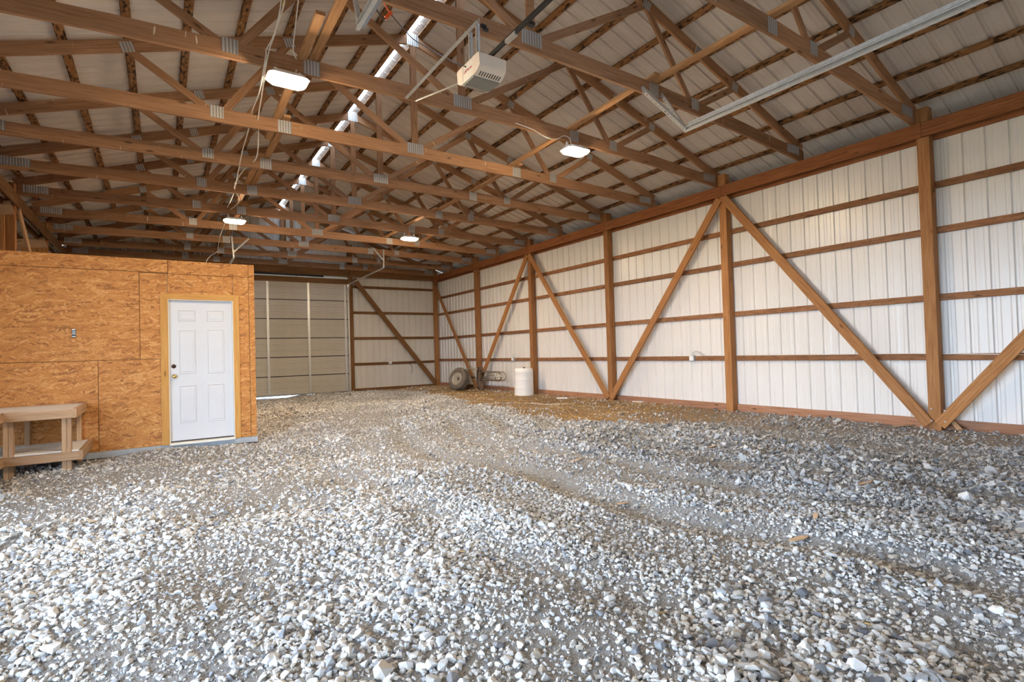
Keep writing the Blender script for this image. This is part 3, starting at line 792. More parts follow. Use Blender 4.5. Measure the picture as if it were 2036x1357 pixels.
# ================================================================== TRUSSES
ORD = ['first', 'second', 'third', 'fourth', 'fifth', 'sixth', 'seventh', 'eighth', 'ninth', 'tenth', 'eleventh']
CAMBER = {0: .22, .5: .24, 1: .20, 1.5: .11, 2: .09, 2.5: .085, 3: .08, 3.5: .08, 4: .07, 4.5: .06, 5: .05}
TLAB = {0: 'first timber roof truss from the camera, only its eave end in the upper right corner',
        .5: 'second timber roof truss from the camera, just above the beige door opener',
        1: 'third timber roof truss from the camera, carrying the two nearest bright lights',
        3: 'seventh timber roof truss from the camera, carrying the two farther bright lights',
        5: 'eleventh and farthest timber roof truss, against the back gable wall'}
CH_B, CH_T, TK = .172, .145, .038
def zbot(k, x): return 4.165 + CAMBER[k]*(1-((x-XC)/HALF)**2)
WEBV = {}
def chord_mesh(xs, zf, h, th, mat, x0, z0, grain_tilt=0.):
    V, F_ = [], []
    for x in xs:
        z = zf(x)
        for yy, zz in ((-th/2, -h/2), (th/2, -h/2), (th/2, h/2), (-th/2, h/2)): V.append((x-x0, yy, z+zz-z0))
    n = len(xs)
    for i in range(n-1):
        for q in range(4): a_, b_ = i*4+q, i*4+(q+1) % 4; F_.append([a_, b_, b_+4, a_+4])
    F_ += [[3, 2, 1, 0], [4*(n-1)+i for i in range(4)]]
    F_ = [f[::-1] for f in F_[:-2]] + F_[-2:]
    return mesh_from(V, F_, mat)
def plate(tr, x, z, w, h, y, rot=0):
    me = board_mesh(w, .0016, h, PLATE, .0002)
    place('gusset_plate', me, tr, (x, y-TK/2-.0012, z), Matrix.Rotation(rot, 4, 'Y') @ Matrix.Translation((-w/2, 0, 0)))
def build_truss(k, idx):
    y = truss_y(k); lab = TLAB.get(k, f'{ORD[idx]} timber roof truss counted from the camera')
    if k == 5: y = YB-.065
    t = thing('roof_truss', lab, 'roof truss', (XC, y, 4.08), 'gable roof trusses')
    xs = [XC-HALF, XC-3.6, XC-1.86, XC, XC+1.86, XC+3.6, XC+HALF]
    for a_, b_ in ((0, 2), (2, 4), (4, 6)):
        seg = xs[a_:b_+1]; x0, x1 = seg[0]+(.001 if a_ else 0), seg[-1]
        me = chord_mesh([x0]+seg[1:], lambda x: zbot(k, x), CH_B, TK, W_TRUSS, x0, zbot(k, x0))
        place('bottom_chord', me, t, (x0, y, zbot(k, x0)))
    for sg in (-1, 1):
        p0 = Vector((XC+sg*(HALF-.02), y, zchord(XC+HALF-.02))); p1 = Vector((XC+sg*.002, y, zchord(XC)))
        timber('top_chord', p0, p1, TK-.002, CH_T, W_TRUSS, t)
        B0, B1 = XC+sg*2.65, XC
        n1, n2 = XC+sg*1.78, XC+sg*3.55
        for xa, xb, drop in ((n2, B0+sg*.06, .02), (n1, B0-sg*.06, .02), (n1-sg*.02, B1+sg*.07, .02)):
            timber('web', (xa, y, zchord(xa)-.03), (xb, y, zbot(k, xb)+.03), TK-.006, .088, W_TRUSS, t, up=(1, 0, 0))
        plate(t, XC+sg*2.65, zbot(k, XC+sg*2.65)+.035, .15, .15, y)
        plate(t, XC+sg*1.86, zbot(k, XC+sg*1.86), .17, .165, y)
        plate(t, XC+sg*(HALF-.30), zbot(k, XC+sg*4.9)+.03, .34, .13, y, 0)
        plate(t, n1, zchord(n1)-.02, .13, .12, y, sg*math.atan(SL)); plate(t, n2, zchord(n2)-.02, .13, .12, y, sg*math.atan(SL))
        plate(t, XC+sg*2.75, zchord(XC+2.75), .12, .12, y, sg*math.atan(SL))
    timber('king_post', (XC, y, zbot(k, XC)+.03), (XC, y, zchord(XC)-.04), TK-.005, .10, W_TRUSS, t, up=(1, 0, 0))
    plate(t, XC, zbot(k, XC)+.045, .26, .155, y); plate(t, XC, zchord(XC)-.02, .19, .19, y)
    return t
for i, k in enumerate((0, .5, 1, 1.5, 2, 2.5, 3, 3.5, 4, 4.5, 5)): build_truss(k, i)

# ---- lateral bracing boards nailed along the bottom chords
def bracing(p0, p1, lab, w=.089, h=.038, up=(0, 0, 1)):
    o = timber('bracing_board', p0, p1, w, h, W_BRACE, None, up); return tag(o, lab, 'board', 'bracing boards along the truss bottom chords')
def topz(k, x): return zbot(k, x)+CH_B/2+.021
def ty(k): return truss_y(k)
bracing((1.42, .4, topz(.5, 1.42)+.02), (1.42, ty(1)+.10, topz(1, 1.42)), 'orange-brown board running up to the frame top, left of the opener')
bracing((1.30, ty(1)-.85, topz(1, 1.30)+.005), (1.31, ty(1.5)+.70, topz(1.5, 1.3)-.03), 'weathered stub-ended board lapped beside the nearest left light')
bracing((1.42, ty(1.5)-.12, topz(1.5, 1.42)), (1.42, ty(2.5)+.12, topz(2.5, 1.42)), 'pale bracing board between the fourth and sixth trusses, left row')
bracing((1.32, ty(2)-.12, topz(2, 1.32)), (1.32, ty(3)+.12, topz(3, 1.32)), 'pale bracing board reaching the farther left light')
bracing((1.42, ty(3)-.12, topz(3, 1.42)), (1.42, ty(5)-.1, topz(5, 1.42)), 'bracing board behind the farther left light towards the back gable')
bracing((5.12, .6, topz(0, 5.12)), (5.12, ty(.5)+.14, topz(.5, 5.12)), 'bracing board from the upper right frame edge over the second truss')
bracing((5.03, ty(.5)-.16, topz(.5, 5.03)), (5.03, ty(1.5)+.14, topz(1.5, 5.03)), 'bracing board passing over the nearest right light')
bracing((5.12, ty(1.5)-.14, topz(1.5, 5.12)), (5.12, ty(2.5)+.12, topz(2.5, 5.12)), 'bracing board between the fourth and sixth trusses, right row')
bracing((5.03, ty(2.5)-.12, topz(2.5, 5.03)), (5.03, ty(3.5)+.12, topz(3.5, 5.03)), 'bracing board passing over the farther right light')

# ================================================================== LIGHTS
def lamp(x, y, z, lab, rz=0.):
    t = thing('ceiling_light', lab, 'light', (x, y, z), 'white flood lights under the trusses')
    R = Matrix.Rotation(rz, 4, 'Z')
    w, d, h = .40, .27, .055
    def taper(w0, d0, w1, d1, z0, z1, mat, c=.04):
        V = []
        for w_, d_, zz in ((w0, d0, z0), (w1, d1, z1)):
            a_, b_ = w_/2, d_/2
            V += [(-a_+c, -b_, zz), (a_-c, -b_, zz), (a_, -b_+c, zz), (a_, b_-c, zz), (a_-c, b_, zz), (-a_+c, b_, zz), (-a_, b_-c, zz), (-a_, -b_+c, zz)]
        return mesh_from(V, [list(range(7, -1, -1)), list(range(8, 16))]+[[i, (i+1) % 8, (i+1) % 8+8, i+8] for i in range(8)], mat)
    place('housing', taper(w, d, w-.08, d-.08, .0, .05, WHITE), t, (x, y, z+.012), R)
    place('diffuser', taper(w-.06, d-.05, w-.012, d-.012, -.03, 0, LAMP, .045), t, (x, y, z+.008), R)
    for sx in (-1, 1):
        place('bracket', board_mesh(.025, .03, .10, WHITE), t, (x+sx*.12, y+.05, z+.09), R)
    return t
lamp(1.13, 5.80, 4.07, 'brightest flood light, upper left under the third truss')
lamp(5.03, 5.80, 4.05, 'flood light hanging right of the door opener under the third truss')
lamp(1.27, 12.00, 3.99, 'small distant flood light above the strand board room')
lamp(5.06, 12.02, 3.99, 'small distant flood light near the middle, before the back wall')

# ================================================================== DOOR OPENER AND FRONT TRACKS
def opener():
    c = Vector((2.60, 4.33, 3.86))
    t = thing('garage_door_opener', 'beige garage door opener motor with grey lens, slotted vents and black rail', 'door opener', c)
    hx, hz = .150, .085
    # main body: rounded cross-section along x, extruded through y
    def hood(y0, y1, mat, name, flip):
        V, F_ = [], []; n = 9
        ys = np.linspace(0, 1, n)
        for i, s in enumerate(ys):
            yy = y0+(y1-y0)*s; drop = hz*(1-.62*s**2.2); top = hz*(1-.10*s**3)
            for x_, z_ in ((-hx, top), (hx, top), (hx*(1-.05*s), -drop), (-hx*(1-.05*s), -drop)): V.append((x_, yy, z_))
        for i in range(n-1):
            for q in range(4): a_, b_ = i*4+q, i*4+(q+1) % 4; F_.append([a_, b_, b_+4, a_+4])
        F_ += [[3, 2, 1, 0], [4*(n-1)+i for i in range(4)]]
        o = place(name, mesh_from(V, F_, mat), t, c)
        for j in range(9):
            s = .42; yy = y0+(y1-y0)*s; zz = -hz*(1-.62*s**2.2)-.0012
            sl = math.atan2(hz*.62*(.62**2.2-.22**2.2), (y1-y0)*.40)
            v_ = place('vent_slot', board_mesh(.008, .050, .004, BLACK, .0005), o, c+Vector((-hx*.70+j*hx*.175, yy, zz)), Matrix.Rotation(sl, 4, 'X'))
        return o
    chs = place('chassis', board_mesh(2*hx-.006, .20, 2*hz-.004, CREAM), t, c+Vector((-hx+.003, 0, 0)))
    hood(-.095, -.215, BEIGE, 'end_cover', False); hood(.095, .215, BEIGE, 'end_cover', True)
    V = []; n = 7
    lens = board_mesh(2*hx-.02, .19, .020, LENS); place('light_lens', lens, t, c+Vector((-hx+.01, 0, -hz-.004)))
    place('top_plate', board_mesh(2*hx-.02, .34, .012, plain('opener_top_tan', (.52, .36, .22), .5)), t, c+Vector((-hx+.01, 0, hz+.004)))
    # red maker's lettering on the side
    cu = bpy.data.curves.new('lettering', 'FONT'); cu.body = 'LiftMaster'; cu.size = .040; cu.extrude = .0006; cu.align_x = 'CENTER'; cu.align_y = 'CENTER'
    cu.shear = .25; cu.materials.append(RED)
    # reads along -y when seen from the -x side
    tmp = bpy.data.objects.new('tmp_text', cu); COL.objects.link(tmp); bpy.context.view_layer.update()
    tme = bpy.data.meshes.new_from_object(tmp.evaluated_get(bpy.context.evaluated_depsgraph_get())); bpy.data.objects.remove(tmp)
    place('lettering', tme, chs, c+Vector((-hx+.0022, 0, .010)), Matrix(((0, 0, -1, 0), (-1, 0, 0, 0), (0, 1, 0, 0), (0, 0, 0, 1))))
    # rail towards the front wall
    timber('rail', c+Vector((.02, -.10, hz+.035)), (c.x+.02, -1.2, c.z+hz+.10), .030, .042, BLACK, t)
    timber('belt', c+Vector((.045, -.10, hz+.05)), (c.x+.045, -1.2, c.z+hz+.115), .008, .014, plain('tan_belt', (.35, .22, .12), .6), t)
    box('trolley', c+Vector((.02, -.50, hz+.025)), (.035, .16, .035), GALV, t); box('trolley_stop', c+Vector((.07, -.72, hz+.045)), (.07, .05, .03), BLACK, t)
    z1 = zbot(1, 2.6)-CH_B/2-.004
    a0 = Vector((c.x-.06, truss_y(.5)-.18, zbot(.5, 2.6)-CH_B/2-.012)); a1 = Vector((c.x-.09, truss_y(1)-.02, z1-.005))
    angle('support_angle', a0, a1, t, .040)
    for dy in (-.06, .08):
        pz = a0.z+(a1.z-a0.z)*((c.y+dy-a0.y)/(a1.y-a0.y))
        angle('hanger_strap', (c.x-.07, c.y+dy, c.z+hz), (c.x-.07, c.y+dy, pz+.01), t, .032, (0, 1, 0))
    angle('hanger_strap', (c.x+.06, c.y+.16, c.z+hz-.02), (c.x+.02, truss_y(1)-.02, z1-.01), t, .020)
    for q in ((0, 0, 0), (.03, .01, -.02)): place('bracket_clip', board_mesh(.05, .03, .03, BLACK), t, a0+Vector((.02, .01, -.02))+Vector(q))
    return t
opener()

def front_track(x, lab, xo):
    t = thing('door_track', lab, 'door track', (x, 2, 3.8), 'overhead tracks of the front door')
    z = 3.80
    channel('track', [(x, 4.10, z), (x, -1.0, z)], t, .058, .028, up=(0, 0, 1)); angle('track_angle', (x+.01, 4.05, z+.045), (x+.01, -1.0, z+.045), t, .036, holes=False)
    yb = truss_y(.5)-.03; zc = zbot(.5, x)-.06
    angle('hanger_strap', (x, 4.07, z), (x-xo, yb, zc+.03), t, .045, (0, 1, 0)); angle('hanger_strap', (x, 4.08, z+.02), (x-xo*.15, yb, zc+.05), t, .034, (0, 1, 0))
    return t
front_track(5.30, 'galvanised overhead track slanting across the upper right ceiling', .42)
pl = pix(727, 26, Z=3.80)
front_track(pl.x, 'galvanised overhead track end at the frame top beside the orange plug', -.30)

# ================================================================== CABLES
def cable(pts, r, lab, mat=CABLE, name='cable', extra=None):
    t = tube(name, spline(pts), r, mat, None, 6); return tag(t, lab, 'cable', 'cables strung under the roof')
def wp(x, y, Y): return pix(x, y, Y=Y)
def yt(k): return truss_y(k)
cable([wp(560, -8, yt(1)-.3), wp(556, 25, yt(1)-.28), wp(548, 60, yt(1)-.1), wp(541, 78, yt(1)-.03), wp(530, 98, yt(1)-.035), wp(529, 110, yt(1)-.04), wp(524, 140, yt(1)-.03), wp(515, 185, yt(1.2)), wp(500, 225, yt(1.5)-.03), wp(493, 262, yt(1.6)), wp(482, 300, yt(1.85)), wp(473, 345, yt(2.1)), wp(467, 375, yt(2.5)-.04), wp(462, 392, yt(2.7)), wp(452, 413, yt(3)-.03)], .0075, 'long white cable drooping from the frame top to the farther left light')
cable([wp(567, -8, yt(1)-.3), wp(563, 15, yt(1)-.3), wp(552, 50, yt(1)-.12), wp(542, 80, yt(1)-.04), wp(536, 97, yt(1)-.04), wp(527, 140, yt(1)-.03), wp(521, 185, yt(1.25)), wp(513, 238, yt(1.5)-.03), wp(514, 262, yt(1.6)), wp(512, 305, yt(1.75)), wp(504, 322, yt(2)-.03), wp(483, 340, yt(2.1)), wp(466, 372, yt(2.4)), wp(476, 395, yt(2.8)), wp(470, 408, yt(2.9)), wp(458, 417, yt(3)-.03)], .0075, 'second white cable twisted beside the long one, kinked at each truss')
cable([wp(594, -8, yt(1)-.2), wp(592, 10, yt(1)-.2), wp(587, 55, yt(1)-.1), wp(583, 95, yt(1)-.06), wp(586, 110, yt(1)-.06), wp(592, 128, yt(1)+.03), (1.2, yt(1)-.1, 4.14)], .007, 'short white cable dropping to the brightest light')
tag(tube('tape_wrap', [wp(565.5, 1, yt(1)-.3), wp(563.2, 12, yt(1)-.3)], .011, YELLOW), 'yellow tape wrapped on the white cable at the frame top', 'tape')
cable([wp(1025, 245, yt(1)-.03), wp(1060, 258, yt(1)-.03), wp(1085, 273, yt(1)-.03), wp(1105, 277, yt(1)-.03), wp(1122, 270, yt(1)-.03), wp(1133, 277, yt(1)-.04), (5.0, yt(1)-.1, 4.10)], .006, 'white cable looping along the third truss to the right light')
cable([(1.15, 12.05, 4.05), wp(447, 445, yt(3.2)), wp(442, 457, yt(3.4)), wp(437, 472, yt(3.5)-.03), wp(434, 488, yt(3.8)), wp(432, 500, yt(4)-.03), (.9, 14.3, 3.5), (.8, 13.52, 2.65)], .008, 'white cable trailing down behind the farther left light')
pc = [wp(777, 28, yt(.5)+.3), wp(800, 55, yt(.8)), wp(822, 78, yt(1.2)), wp(846, 92, yt(1.1)), wp(872, 108, yt(1)-.3), wp(905, 125, yt(.6)), wp(926, 133, 4.36)]
cable(pc, .006, 'thin dark cord from the orange plug to the door opener', BLACK, 'power_cord')
pg = thing('extension_plug', 'orange extension plug dangling near the frame top', 'plug', wp(772, 31, yt(.5)+.25))
pv = Vector(pg.location); 
o = timber('plug_body', pv+Vector((-.03, 0, -.035)), pv+Vector((.03, 0, .04)), .034, .030, ORANGE, pg); 
tube('cord_loop', spline([pv+Vector((-.02, 0, -.04)), pv+Vector((-.08, 0, -.03)), pv+Vector((-.115, 0, .05)), pv+Vector((-.08, 0, .13)), pv+Vector((-.05, 0, .17))]), .006, BLACK, pg, 6)
tube('orange_cord', spline([pv+Vector((.02, 0, .03)), pv+Vector((-.03, 0, .09)), pv+Vector((-.09, 0, .17))]), .007, ORANGE, pg, 6)

# ================================================================== WALL BOXES AND WIRING
def outlet(loc, axis, lab):
    t = thing('outlet_box', lab, 'outlet box', loc, 'outlet boxes on the wall girts'); L = Vector(loc)
    r = 0 if axis == 'y' else math.pi/2
    box('back_box', L, (.11, .05, .11), BLUEBOX if axis != 'y' else WHITE, t, .006, r)
    n = Vector((0, -1, 0)) if axis == 'y' else Vector((-1, 0, 0)); u = Vector((1, 0, 0)) if axis == 'y' else Vector((0, 1, 0))
    cp = box('cover_plate', L+n*.029, (.095, .008, .095), WHITE, t, .003, r)
    for a_ in (-1, 1):
        for b_ in (-1, 1): box('receptacle', L+n*.034+u*(a_*.021)+Vector((0, 0, b_*.020)), (.028, .004, .028), WHITE, cp, .003, r)
    tube('conduit', spline([L+Vector((0, 0, .05)), L+Vector((0, 0, .11))-u*.02, L-u*.10+Vector((0, 0, .14)), L-u*.24+Vector((0, 0, .07)), L-u*.30+Vector((0, 0, .04))]), .008, GALV, t, 6)
    return t
outlet((A+P-.02, 6.71, Z1+.005), 'x', 'grey outlet box on the girt between the two middle braces')
outlet((A+P-.02, 13.05, Z1+.015), 'x', 'grey outlet box on the girt above the white barrel')
outlet((6.80, YB+P-.03, .92), 'y', 'white outlet box on the back wall girt')
tag(tube('wall_wire', spline([(A+P-.005, 6.4, Z1+.055), (A+P-.005, 5.9, Z1+.05), (A+P-.005, 5.2, Z1+.06), (A+P-.005, 4.3, Z1+.05), (A+P-.005, 3.2, Z1+.052), (A+P-.004, 2.2, Z1+.03), (A+P-.004, 1.2, Z1-.0)]), .005, CABLE, None, 6), 'thin white wire resting along the lowest girt of the white wall', 'wire')
tag(tube('loose_wire', spline([(7.53, YB+P-.02, .86), (7.58, YB+P-.06, .80), (7.62, YB+P-.07, .66), (7.60, YB+P-.06, .53), (7.56, YB+P-.05, .50)]), .008, BLACK, None, 6), 'short black wire end hanging from the back wall girt', 'wire')
sw = thing('switch_box', 'bare blue-grey switch set in the strand board wall', 'switch', (-.971, OY, 1.599))
box('yoke', (-.971, OY-.006, 1.599), (.040, .012, .110), BLACK, sw); box('rocker', (-.971, OY-.014, 1.602), (.032, .010, .052), BLUEBOX, sw)
for dz in (-.045, .045): box('ear', (-.971, OY-.013, 1.599+dz), (.034, .006, .009), GALV, sw)

# ================================================================== WORKBENCH
def bench():
    t = thing('workbench', 'low wooden workbench with grey top and lower shelf against the strand board wall', 'workbench', (-1.4, 8.6, -.1))
    yf, yb, xr, xw, zt = 8.10, OY-.02, -.885, -1.515, .665
    def pl_(name, x0, x1, y0, y1, z0, z1, mat, along='x'):
        if along == 'x': return timber(name, (x0, (y0+y1)/2, (z0+z1)/2), (x1, (y0+y1)/2, (z0+z1)/2), y1-y0, z1-z0, mat, t)
        if along == 'y': return timber(name, ((x0+x1)/2, y0, (z0+z1)/2), ((x0+x1)/2, y1, (z0+z1)/2), x1-x0, z1-z0, mat, t)
        return timber(name, ((x0+x1)/2, (y0+y1)/2, z0), ((x0+x1)/2, (y0+y1)/2, z1), x1-x0, y1-y0, mat, t, (0, 1, 0))
    ws = np.linspace(yf, yb, 5)
    for i in range(4): pl_('top_board', -2.05, xr, ws[i]+.002, ws[i+1]-.002, zt-.030, zt, W_TOP)
    wy = 6.2
    for i in range(3): pl_('top_board', -2.05+i*.18, -2.05+(i+1)*.18-.004, wy, yf-.002, zt-.030, zt, W_TOP, 'y')
    ap = .105
    pl_('apron', xw, xr, yf-.038, yf, zt-ap-.005, zt-.002, W_BENCH); pl_('apron', xr-.0, xr+.038, yf-.038, yb, zt-ap-.005, zt-.002, W_BENCH, 'y')
    pl_('apron', xw-.002, xw+.036, wy, yf-.04, zt-ap-.005, zt-.002, W_BENCH, 'y')
    zs = .175
    ss = np.linspace(yf+.02, yb, 4)
    for i in range(3): pl_('shelf_board', -2.05, xr+.05, ss[i]+.002, ss[i+1]-.002, zs-.022, zs, W_TOP)
    pl_('shelf_rail', xw, xr+.055, yf-.038, yf, zs-.115, zs-.02, W_BENCH); pl_('shelf_rail', xr+.055, xr+.093, yf-.038, yb, zs-.115, zs-.006, W_BENCH, 'y')
    pl_('shelf_rail', xw-.002, xw+.036, wy, yf-.04, zs-.115, zs-.006, W_BENCH, 'y')
    for i in range(2): pl_('shelf_board', -2.05+i*.26, -2.05+(i+1)*.26-.004, wy, yf-.002, zs-.022, zs, W_TOP, 'y')
    for x, y in ((xr-.105, yf+.004), (xw+.02, yf+.004)):
        pl_('leg', x, x+.043, y, y+.089, -.14, zt-.035, W_BENCH, 'z'); pl_('leg', x+.045, x+.088, y, y+.089, -.14, zt-.035, W_BENCH, 'z')
    for x in (xr-.06, xw+.06): pl_('leg', x, x+.05, yb-.092, yb-.004, -.14, zt-.035, W_BENCH, 'z')
    pl_('leg', xw-.12, xw-.03, wy+.05, wy+.09, -.2, zt-.035, W_BENCH, 'z')
bench()

# ================================================================== BARREL, WHEEL, GRILLE GUARD
def barrel():
    x, y = 8.20, 11.86; z = g1(x, y)-.01
    t = thing('plastic_barrel', 'white plastic barrel standing beside a wall post', 'barrel', (x, y, z))
    prof = [(0, 0), (.262, 0), (.268, .012), (.262, .03), (.258, .20), (.2615, .212), (.258, .225), (.256, .42), (.2595, .432), (.256, .445), (.254, .62), (.2585, .635), (.254, .65), (.250, .70), (.222, .735), (.216, .745), (.206, .742), (.200, .728), (0, .722)]
    dr = place('drum', lathe_mesh(prof, WHITE, 40), t, (x, y, z))
    place('bung', lathe_mesh([(0, .045), (.030, .045), (.034, .03), (.034, 0)], BLACK, 16), dr, (x-.07, y-.12, z+.722))
    place('bung', lathe_mesh([(0, .030), (.026, .030), (.030, .02), (.030, 0)], WHITE, 16), dr, (x+.08, y+.10, z+.722))
barrel()
def wheel(c, tilt, yaw, lab, tw=.24, r=.36):
    t = thing('wheel', lab, 'wheel', (c[0], c[1], c[2]), 'old vehicle wheels by the corner')
    R = Matrix.Rotation(yaw, 4, 'Z') @ Matrix.Rotation(math.pi/2-tilt, 4, 'Y')
    h = tw/2
    prof = [(r*.56, -h*.62), (r*.62, -h*.92), (r*.78, -h*1.02), (r*.92, -h*.93), (r*.985, -h*.70), (r, -h*.35), (r*.992, 0), (r, h*.35), (r*.985, h*.70), (r*.92, h*.93), (r*.78, h*1.02), (r*.62, h*.92), (r*.56, h*.62)]
    ty_ = place('tyre', lathe_mesh(prof, RUBBER, 40), t, c, R)
    V, F_ = [], []
    for k in range(44):
        for row, zz in enumerate((-.62, -.05, .50)):
            a_ = 2*math.pi*(k+.5*(row % 2))/44; da = .048; z0, z1 = h*zz-h*.02, h*zz+h*.36
            b0 = len(V)
            for rr in (r*.975, r*1.028):
                for aa, z_ in ((a_-da, z0), (a_+da, z0+.01), (a_+da, z1+.01), (a_-da, z1)): V.append((rr*math.cos(aa), rr*math.sin(aa), z_))
            F_ += [[b0+i for i in q] for q in ((4, 5, 6, 7), (0, 1, 5, 4), (1, 2, 6, 5), (2, 3, 7, 6), (3, 0, 4, 7))]
    place('tread_blocks', mesh_from(V, F_, RUBBER), ty_, c, R)
    rp = [(0, h*.30), (r*.13, h*.30), (r*.15, h*.38), (r*.30, h*.36), (r*.40, h*.55), (r*.47, h*.42), (r*.52, h*.40), (r*.57, h*.80), (r*.60, h*.86), (r*.585, h*.60)]
    o = place('rim', lathe_mesh(rp+[], RIM, 32), t, c, R)
    o2 = place('rim', lathe_mesh([(q, -z_) for q, z_ in rp][::-1], RIM, 32), t, c, R)
    place('hub_bore', lathe_mesh([(0, h*.315), (r*.12, h*.315), (r*.125, h*.30)], BLACK, 20), o, c, R)
    place('hub_bore', lathe_mesh([(r*.125, -h*.30), (r*.12, -h*.315), (0, -h*.315)], BLACK, 20), o2, c, R)
    for k in range(6):
        a_ = k*math.pi/3; p = R @ Vector((r*.22*math.cos(a_), r*.22*math.sin(a_), -h*.37)); place('lug_hole', lathe_mesh([(.013, -.004), (.012, -.006), (0, -.006)], BLACK, 8), o2, Vector(c)+p, R)
    return t
wheel((7.98, 15.22, .345), -.30, math.radians(18), 'dusty knobbly wheel leaning towards the corner, its pale rim facing out')
wheel((8.24, 15.75, .315), -.10, math.radians(12), 'second dusty wheel mostly hidden behind the leaning one', .22, .34)
def guard():
    t = thing('grille_guard', 'chrome tube grille guard lying on its side with black side plate', 'grille guard', (8.2, 14.4, 0))
    # guard stands on one end: its width runs along -y, uprights seen as dark curved plates
    x0, y0 = 8.25, 14.42
    arc = [Vector((x0-.02+.10*math.sin(a_*math.pi), y0+.20-.12*math.sin(a_*math.pi)*0+.16*(a_-.5)**2*2, .02+.70*a_)) for a_ in np.linspace(0, 1, 15)]
    arc = [Vector((x0+.02, y0+.14*math.cos((a_-.5)*2.4)*1.0-.10, .02+.71*a_)) for a_ in np.linspace(0, 1, 15)]
    V, F_ = [], []
    for p in arc: V += [p+Vector((-.03, .012, 0)), p+Vector((.10, -.14*(1-abs((p.z-.37)/.37)**2)-.01, 0)), p+Vector((.105, -.14*(1-abs((p.z-.37)/.37)**2)-.01, 0)), p+Vector((-.025, .018, 0))]
    for i in range(len(arc)-1):
        for q in range(4): a_, b_ = i*4+q, i*4+(q+1) % 4; F_.append([a_, b_, b_+4, a_+4])
    link('side_plate', mesh_from(V, F_, plain('rusty_brown_plate', (.13, .08, .045), .7, .2, .3)), t)
    tube('edge_strip', [p+Vector((-.03, .015, 0)) for p in arc], .020, BLACK, t)
    ya, yb = y0-.06, 13.18
    def rail(z): return [(x0+.02, ya, z)]
    loop = [(x0+.03, ya, .60), (x0+.04, yb+.25, .585), (x0+.05, yb+.10, .575), (x0+.05, yb+.01, .53), (x0+.05, yb-.02, .46), (x0+.05, yb+.01, .39), (x0+.05, yb+.10, .345), (x0+.04, yb+.25, .335), (x0+.03, ya, .34)]
    tube('loop_tube', spline(loop, 5), .022, CHROME, t, 10)
    loop2 = [Vector(p)+Vector((.14, -.03, .0)) for p in loop]; tube('rear_loop_tube', spline(loop2, 5), .018, RIM, t, 8)
    for z in (.39, .44, .49, .545): tube('cross_tube', [(x0+.035, ya, z), (x0+.05, yb+.03, z-.01)], .010, CHROME, t, 8)
    for y in (ya-.28, yb+.30): tube('upright_tube', [(x0+.04, y, .335), (x0+.04, y, .60)], .013, CHROME, t, 8)
    tube('mount_bar', [(x0-.02, y0+.05, .66), (x0-.05, y0+.66, .68)], .024, RIM, t); tube('mount_bar', [(x0, y0+.05, .40), (x0-.02, y0+.30, .40)], .024, CHROME, t)
guard()

# ================================================================== SMALL THINGS ON THE GROUND
tag(timber('wooden_stake', pix(1886, 831, X=8.66), pix(1910, 856, X=8.50), .05, .03, W_BENCH), 'short broken wooden stake leaning at the foot of the nearest post', 'stake')
def chip(px, py, L, w, rz, lab):
    p = pix(px, py, Z=0); z = g1(p.x, p.y); n = 10; V = []
    for s in (0, .006):
        for i in range(n):
            a_ = 2*math.pi*i/n; V.append((L/2*math.cos(a_)*(1+.15*math.sin(3*a_)), w/2*math.sin(a_), s+.012*math.cos(a_)))
    o = place('wood_chip', mesh_from(V, [list(range(n))[::-1], list(range(n, 2*n))]+[[i, (i+1) % n, (i+1) % n+n, i+n] for i in range(n)], LEAF), None, (p.x, p.y, z+.022), Matrix.Rotation(rz, 4, 'Z'))
    tag(o, lab, 'wood chip', 'wood chips on the gravel')
chip(1588, 1060, .13, .05, -.55, 'largest oval wood chip lying on the gravel, right of centre')
chip(1622, 1042, .06, .03, .4, 'small wood chip just above the largest oval one')
chip(1237, 985, .10, .05, -1.2, 'tan wood chip on the rut in the middle of the gravel')
chip(1145, 921, .13, .04, -.4, 'pale wood splinter near the far end of the ruts')
chip(1412, 898, .15, .05, -.5, 'long pale wood chip below the third wall post')
chip(1720, 981, .14, .04, -.5, 'straw-coloured splinter on the dark gravel below the nearest brace')
chip(1800, 847, .34, .09, -.6, 'broken bark strip in front of the skirt board by the nearest post')
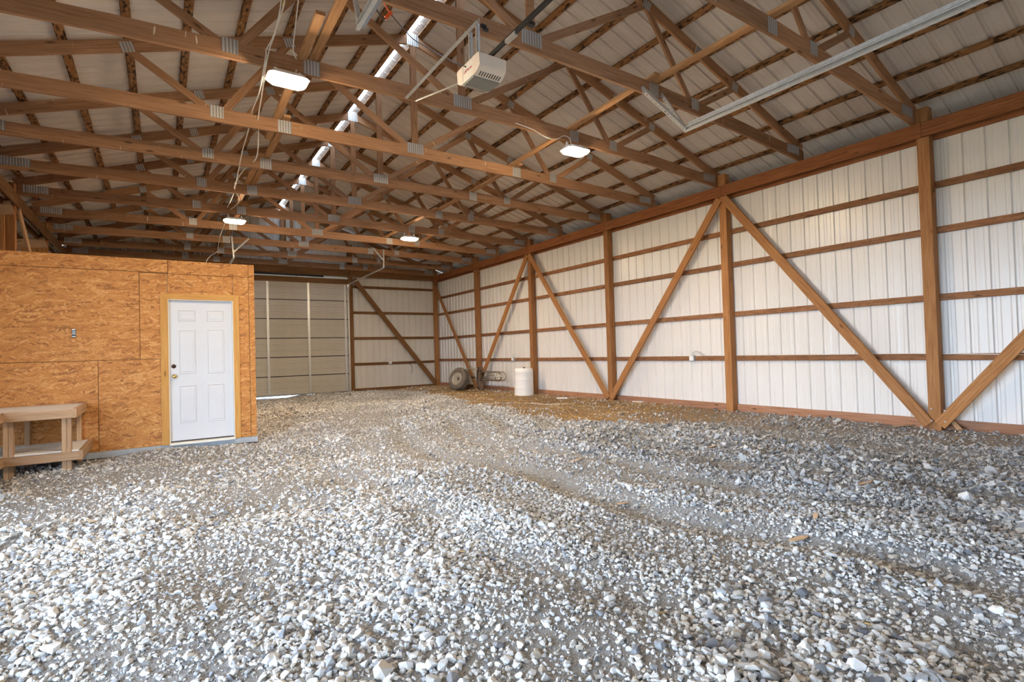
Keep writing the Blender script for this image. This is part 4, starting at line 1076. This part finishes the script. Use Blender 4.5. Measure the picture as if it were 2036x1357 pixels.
def crumbs():
    V, F_ = [], []; c = pix(1090, 803, Z=0.)
    base, bf = FARS[0]
    for i in range(170):
        u, v = RNG.normal(0, .26), RNG.normal(0, .10)
        x = c.x + u*.62 + v*.4; y = c.y - u*.75 + v; s = RNG.uniform(.02, .06); z = g1(x, y)
        b0 = len(V); a_ = RNG.uniform(0, 6.28); ca, sa = math.cos(a_), math.sin(a_)
        for q in base: V.append((x+s*(q[0]*ca-q[1]*sa), y+s*(q[0]*sa+q[1]*ca), z+s*.3+s*q[2]))
        F_ += [[b0+int(k) for k in f] for f in bf]
    o = link('foam_crumbs', mesh_from(V, F_, FOAM)); tag(o, 'scatter of white foam crumbs on the brown earth', 'debris', kind='stuff')
crumbs()
p = pix(1118, 793, Z=.0); tag(box('board_scrap', (p.x, p.y, g1(p.x, p.y)+.015), (.26, .12, .03), FOAM, None, .004, -.9), 'pinkish white foam scrap beside the skirt board', 'scrap')
p = pix(1268, 801, Z=.0); tag(box('board_scrap', (p.x, p.y, g1(p.x, p.y)+.012), (.24, .05, .02), FOAM, None, .004, -1.3), 'thin white scrap lying by the brace foot', 'scrap')
def straw():
    V, F_ = [], []
    n = 0
    while n < 5200:
        x, y = RNG.uniform(1.0, 8.5), RNG.uniform(1.0, 17.9); d = float(dirt_at(np.array(x), np.array(y)))
        if RNG.uniform() > (d**1.5)*(1 if y > 6.5 else .25)+.006: continue
        if x < OXR+.1 and y > OY-.1: continue
        z = g1(x, y)+.008; L = RNG.uniform(.02, .065); a_ = RNG.uniform(0, 6.28); w = .0028
        dx, dy = L*math.cos(a_)/2, L*math.sin(a_)/2; nx, ny = -math.sin(a_)*w, math.cos(a_)*w; t0, t1 = RNG.uniform(0, .02, 2)
        b0 = len(V); V += [(x-dx-nx, y-dy-ny, z+t0), (x+dx-nx, y+dy-ny, z+t1), (x+dx+nx, y+dy+ny, z+t1), (x-dx+nx, y-dy+ny, z+t0), (x-dx, y-dy, z+t0+.005), (x+dx, y+dy, z+t1+.005)]
        F_ += [[b0, b0+1, b0+5, b0+4], [b0+3, b0+4, b0+5, b0+2], [b0, b0+3, b0+2, b0+1]]; n += 1
    o = link('straw', mesh_from(V, F_, plain('dry_straw', (.42, .26, .09), .8, 0, .3, 3)), FLOOR); tag(o, 'loose dry straw', kind='stuff')
straw()
bpy.context.view_layer.update()
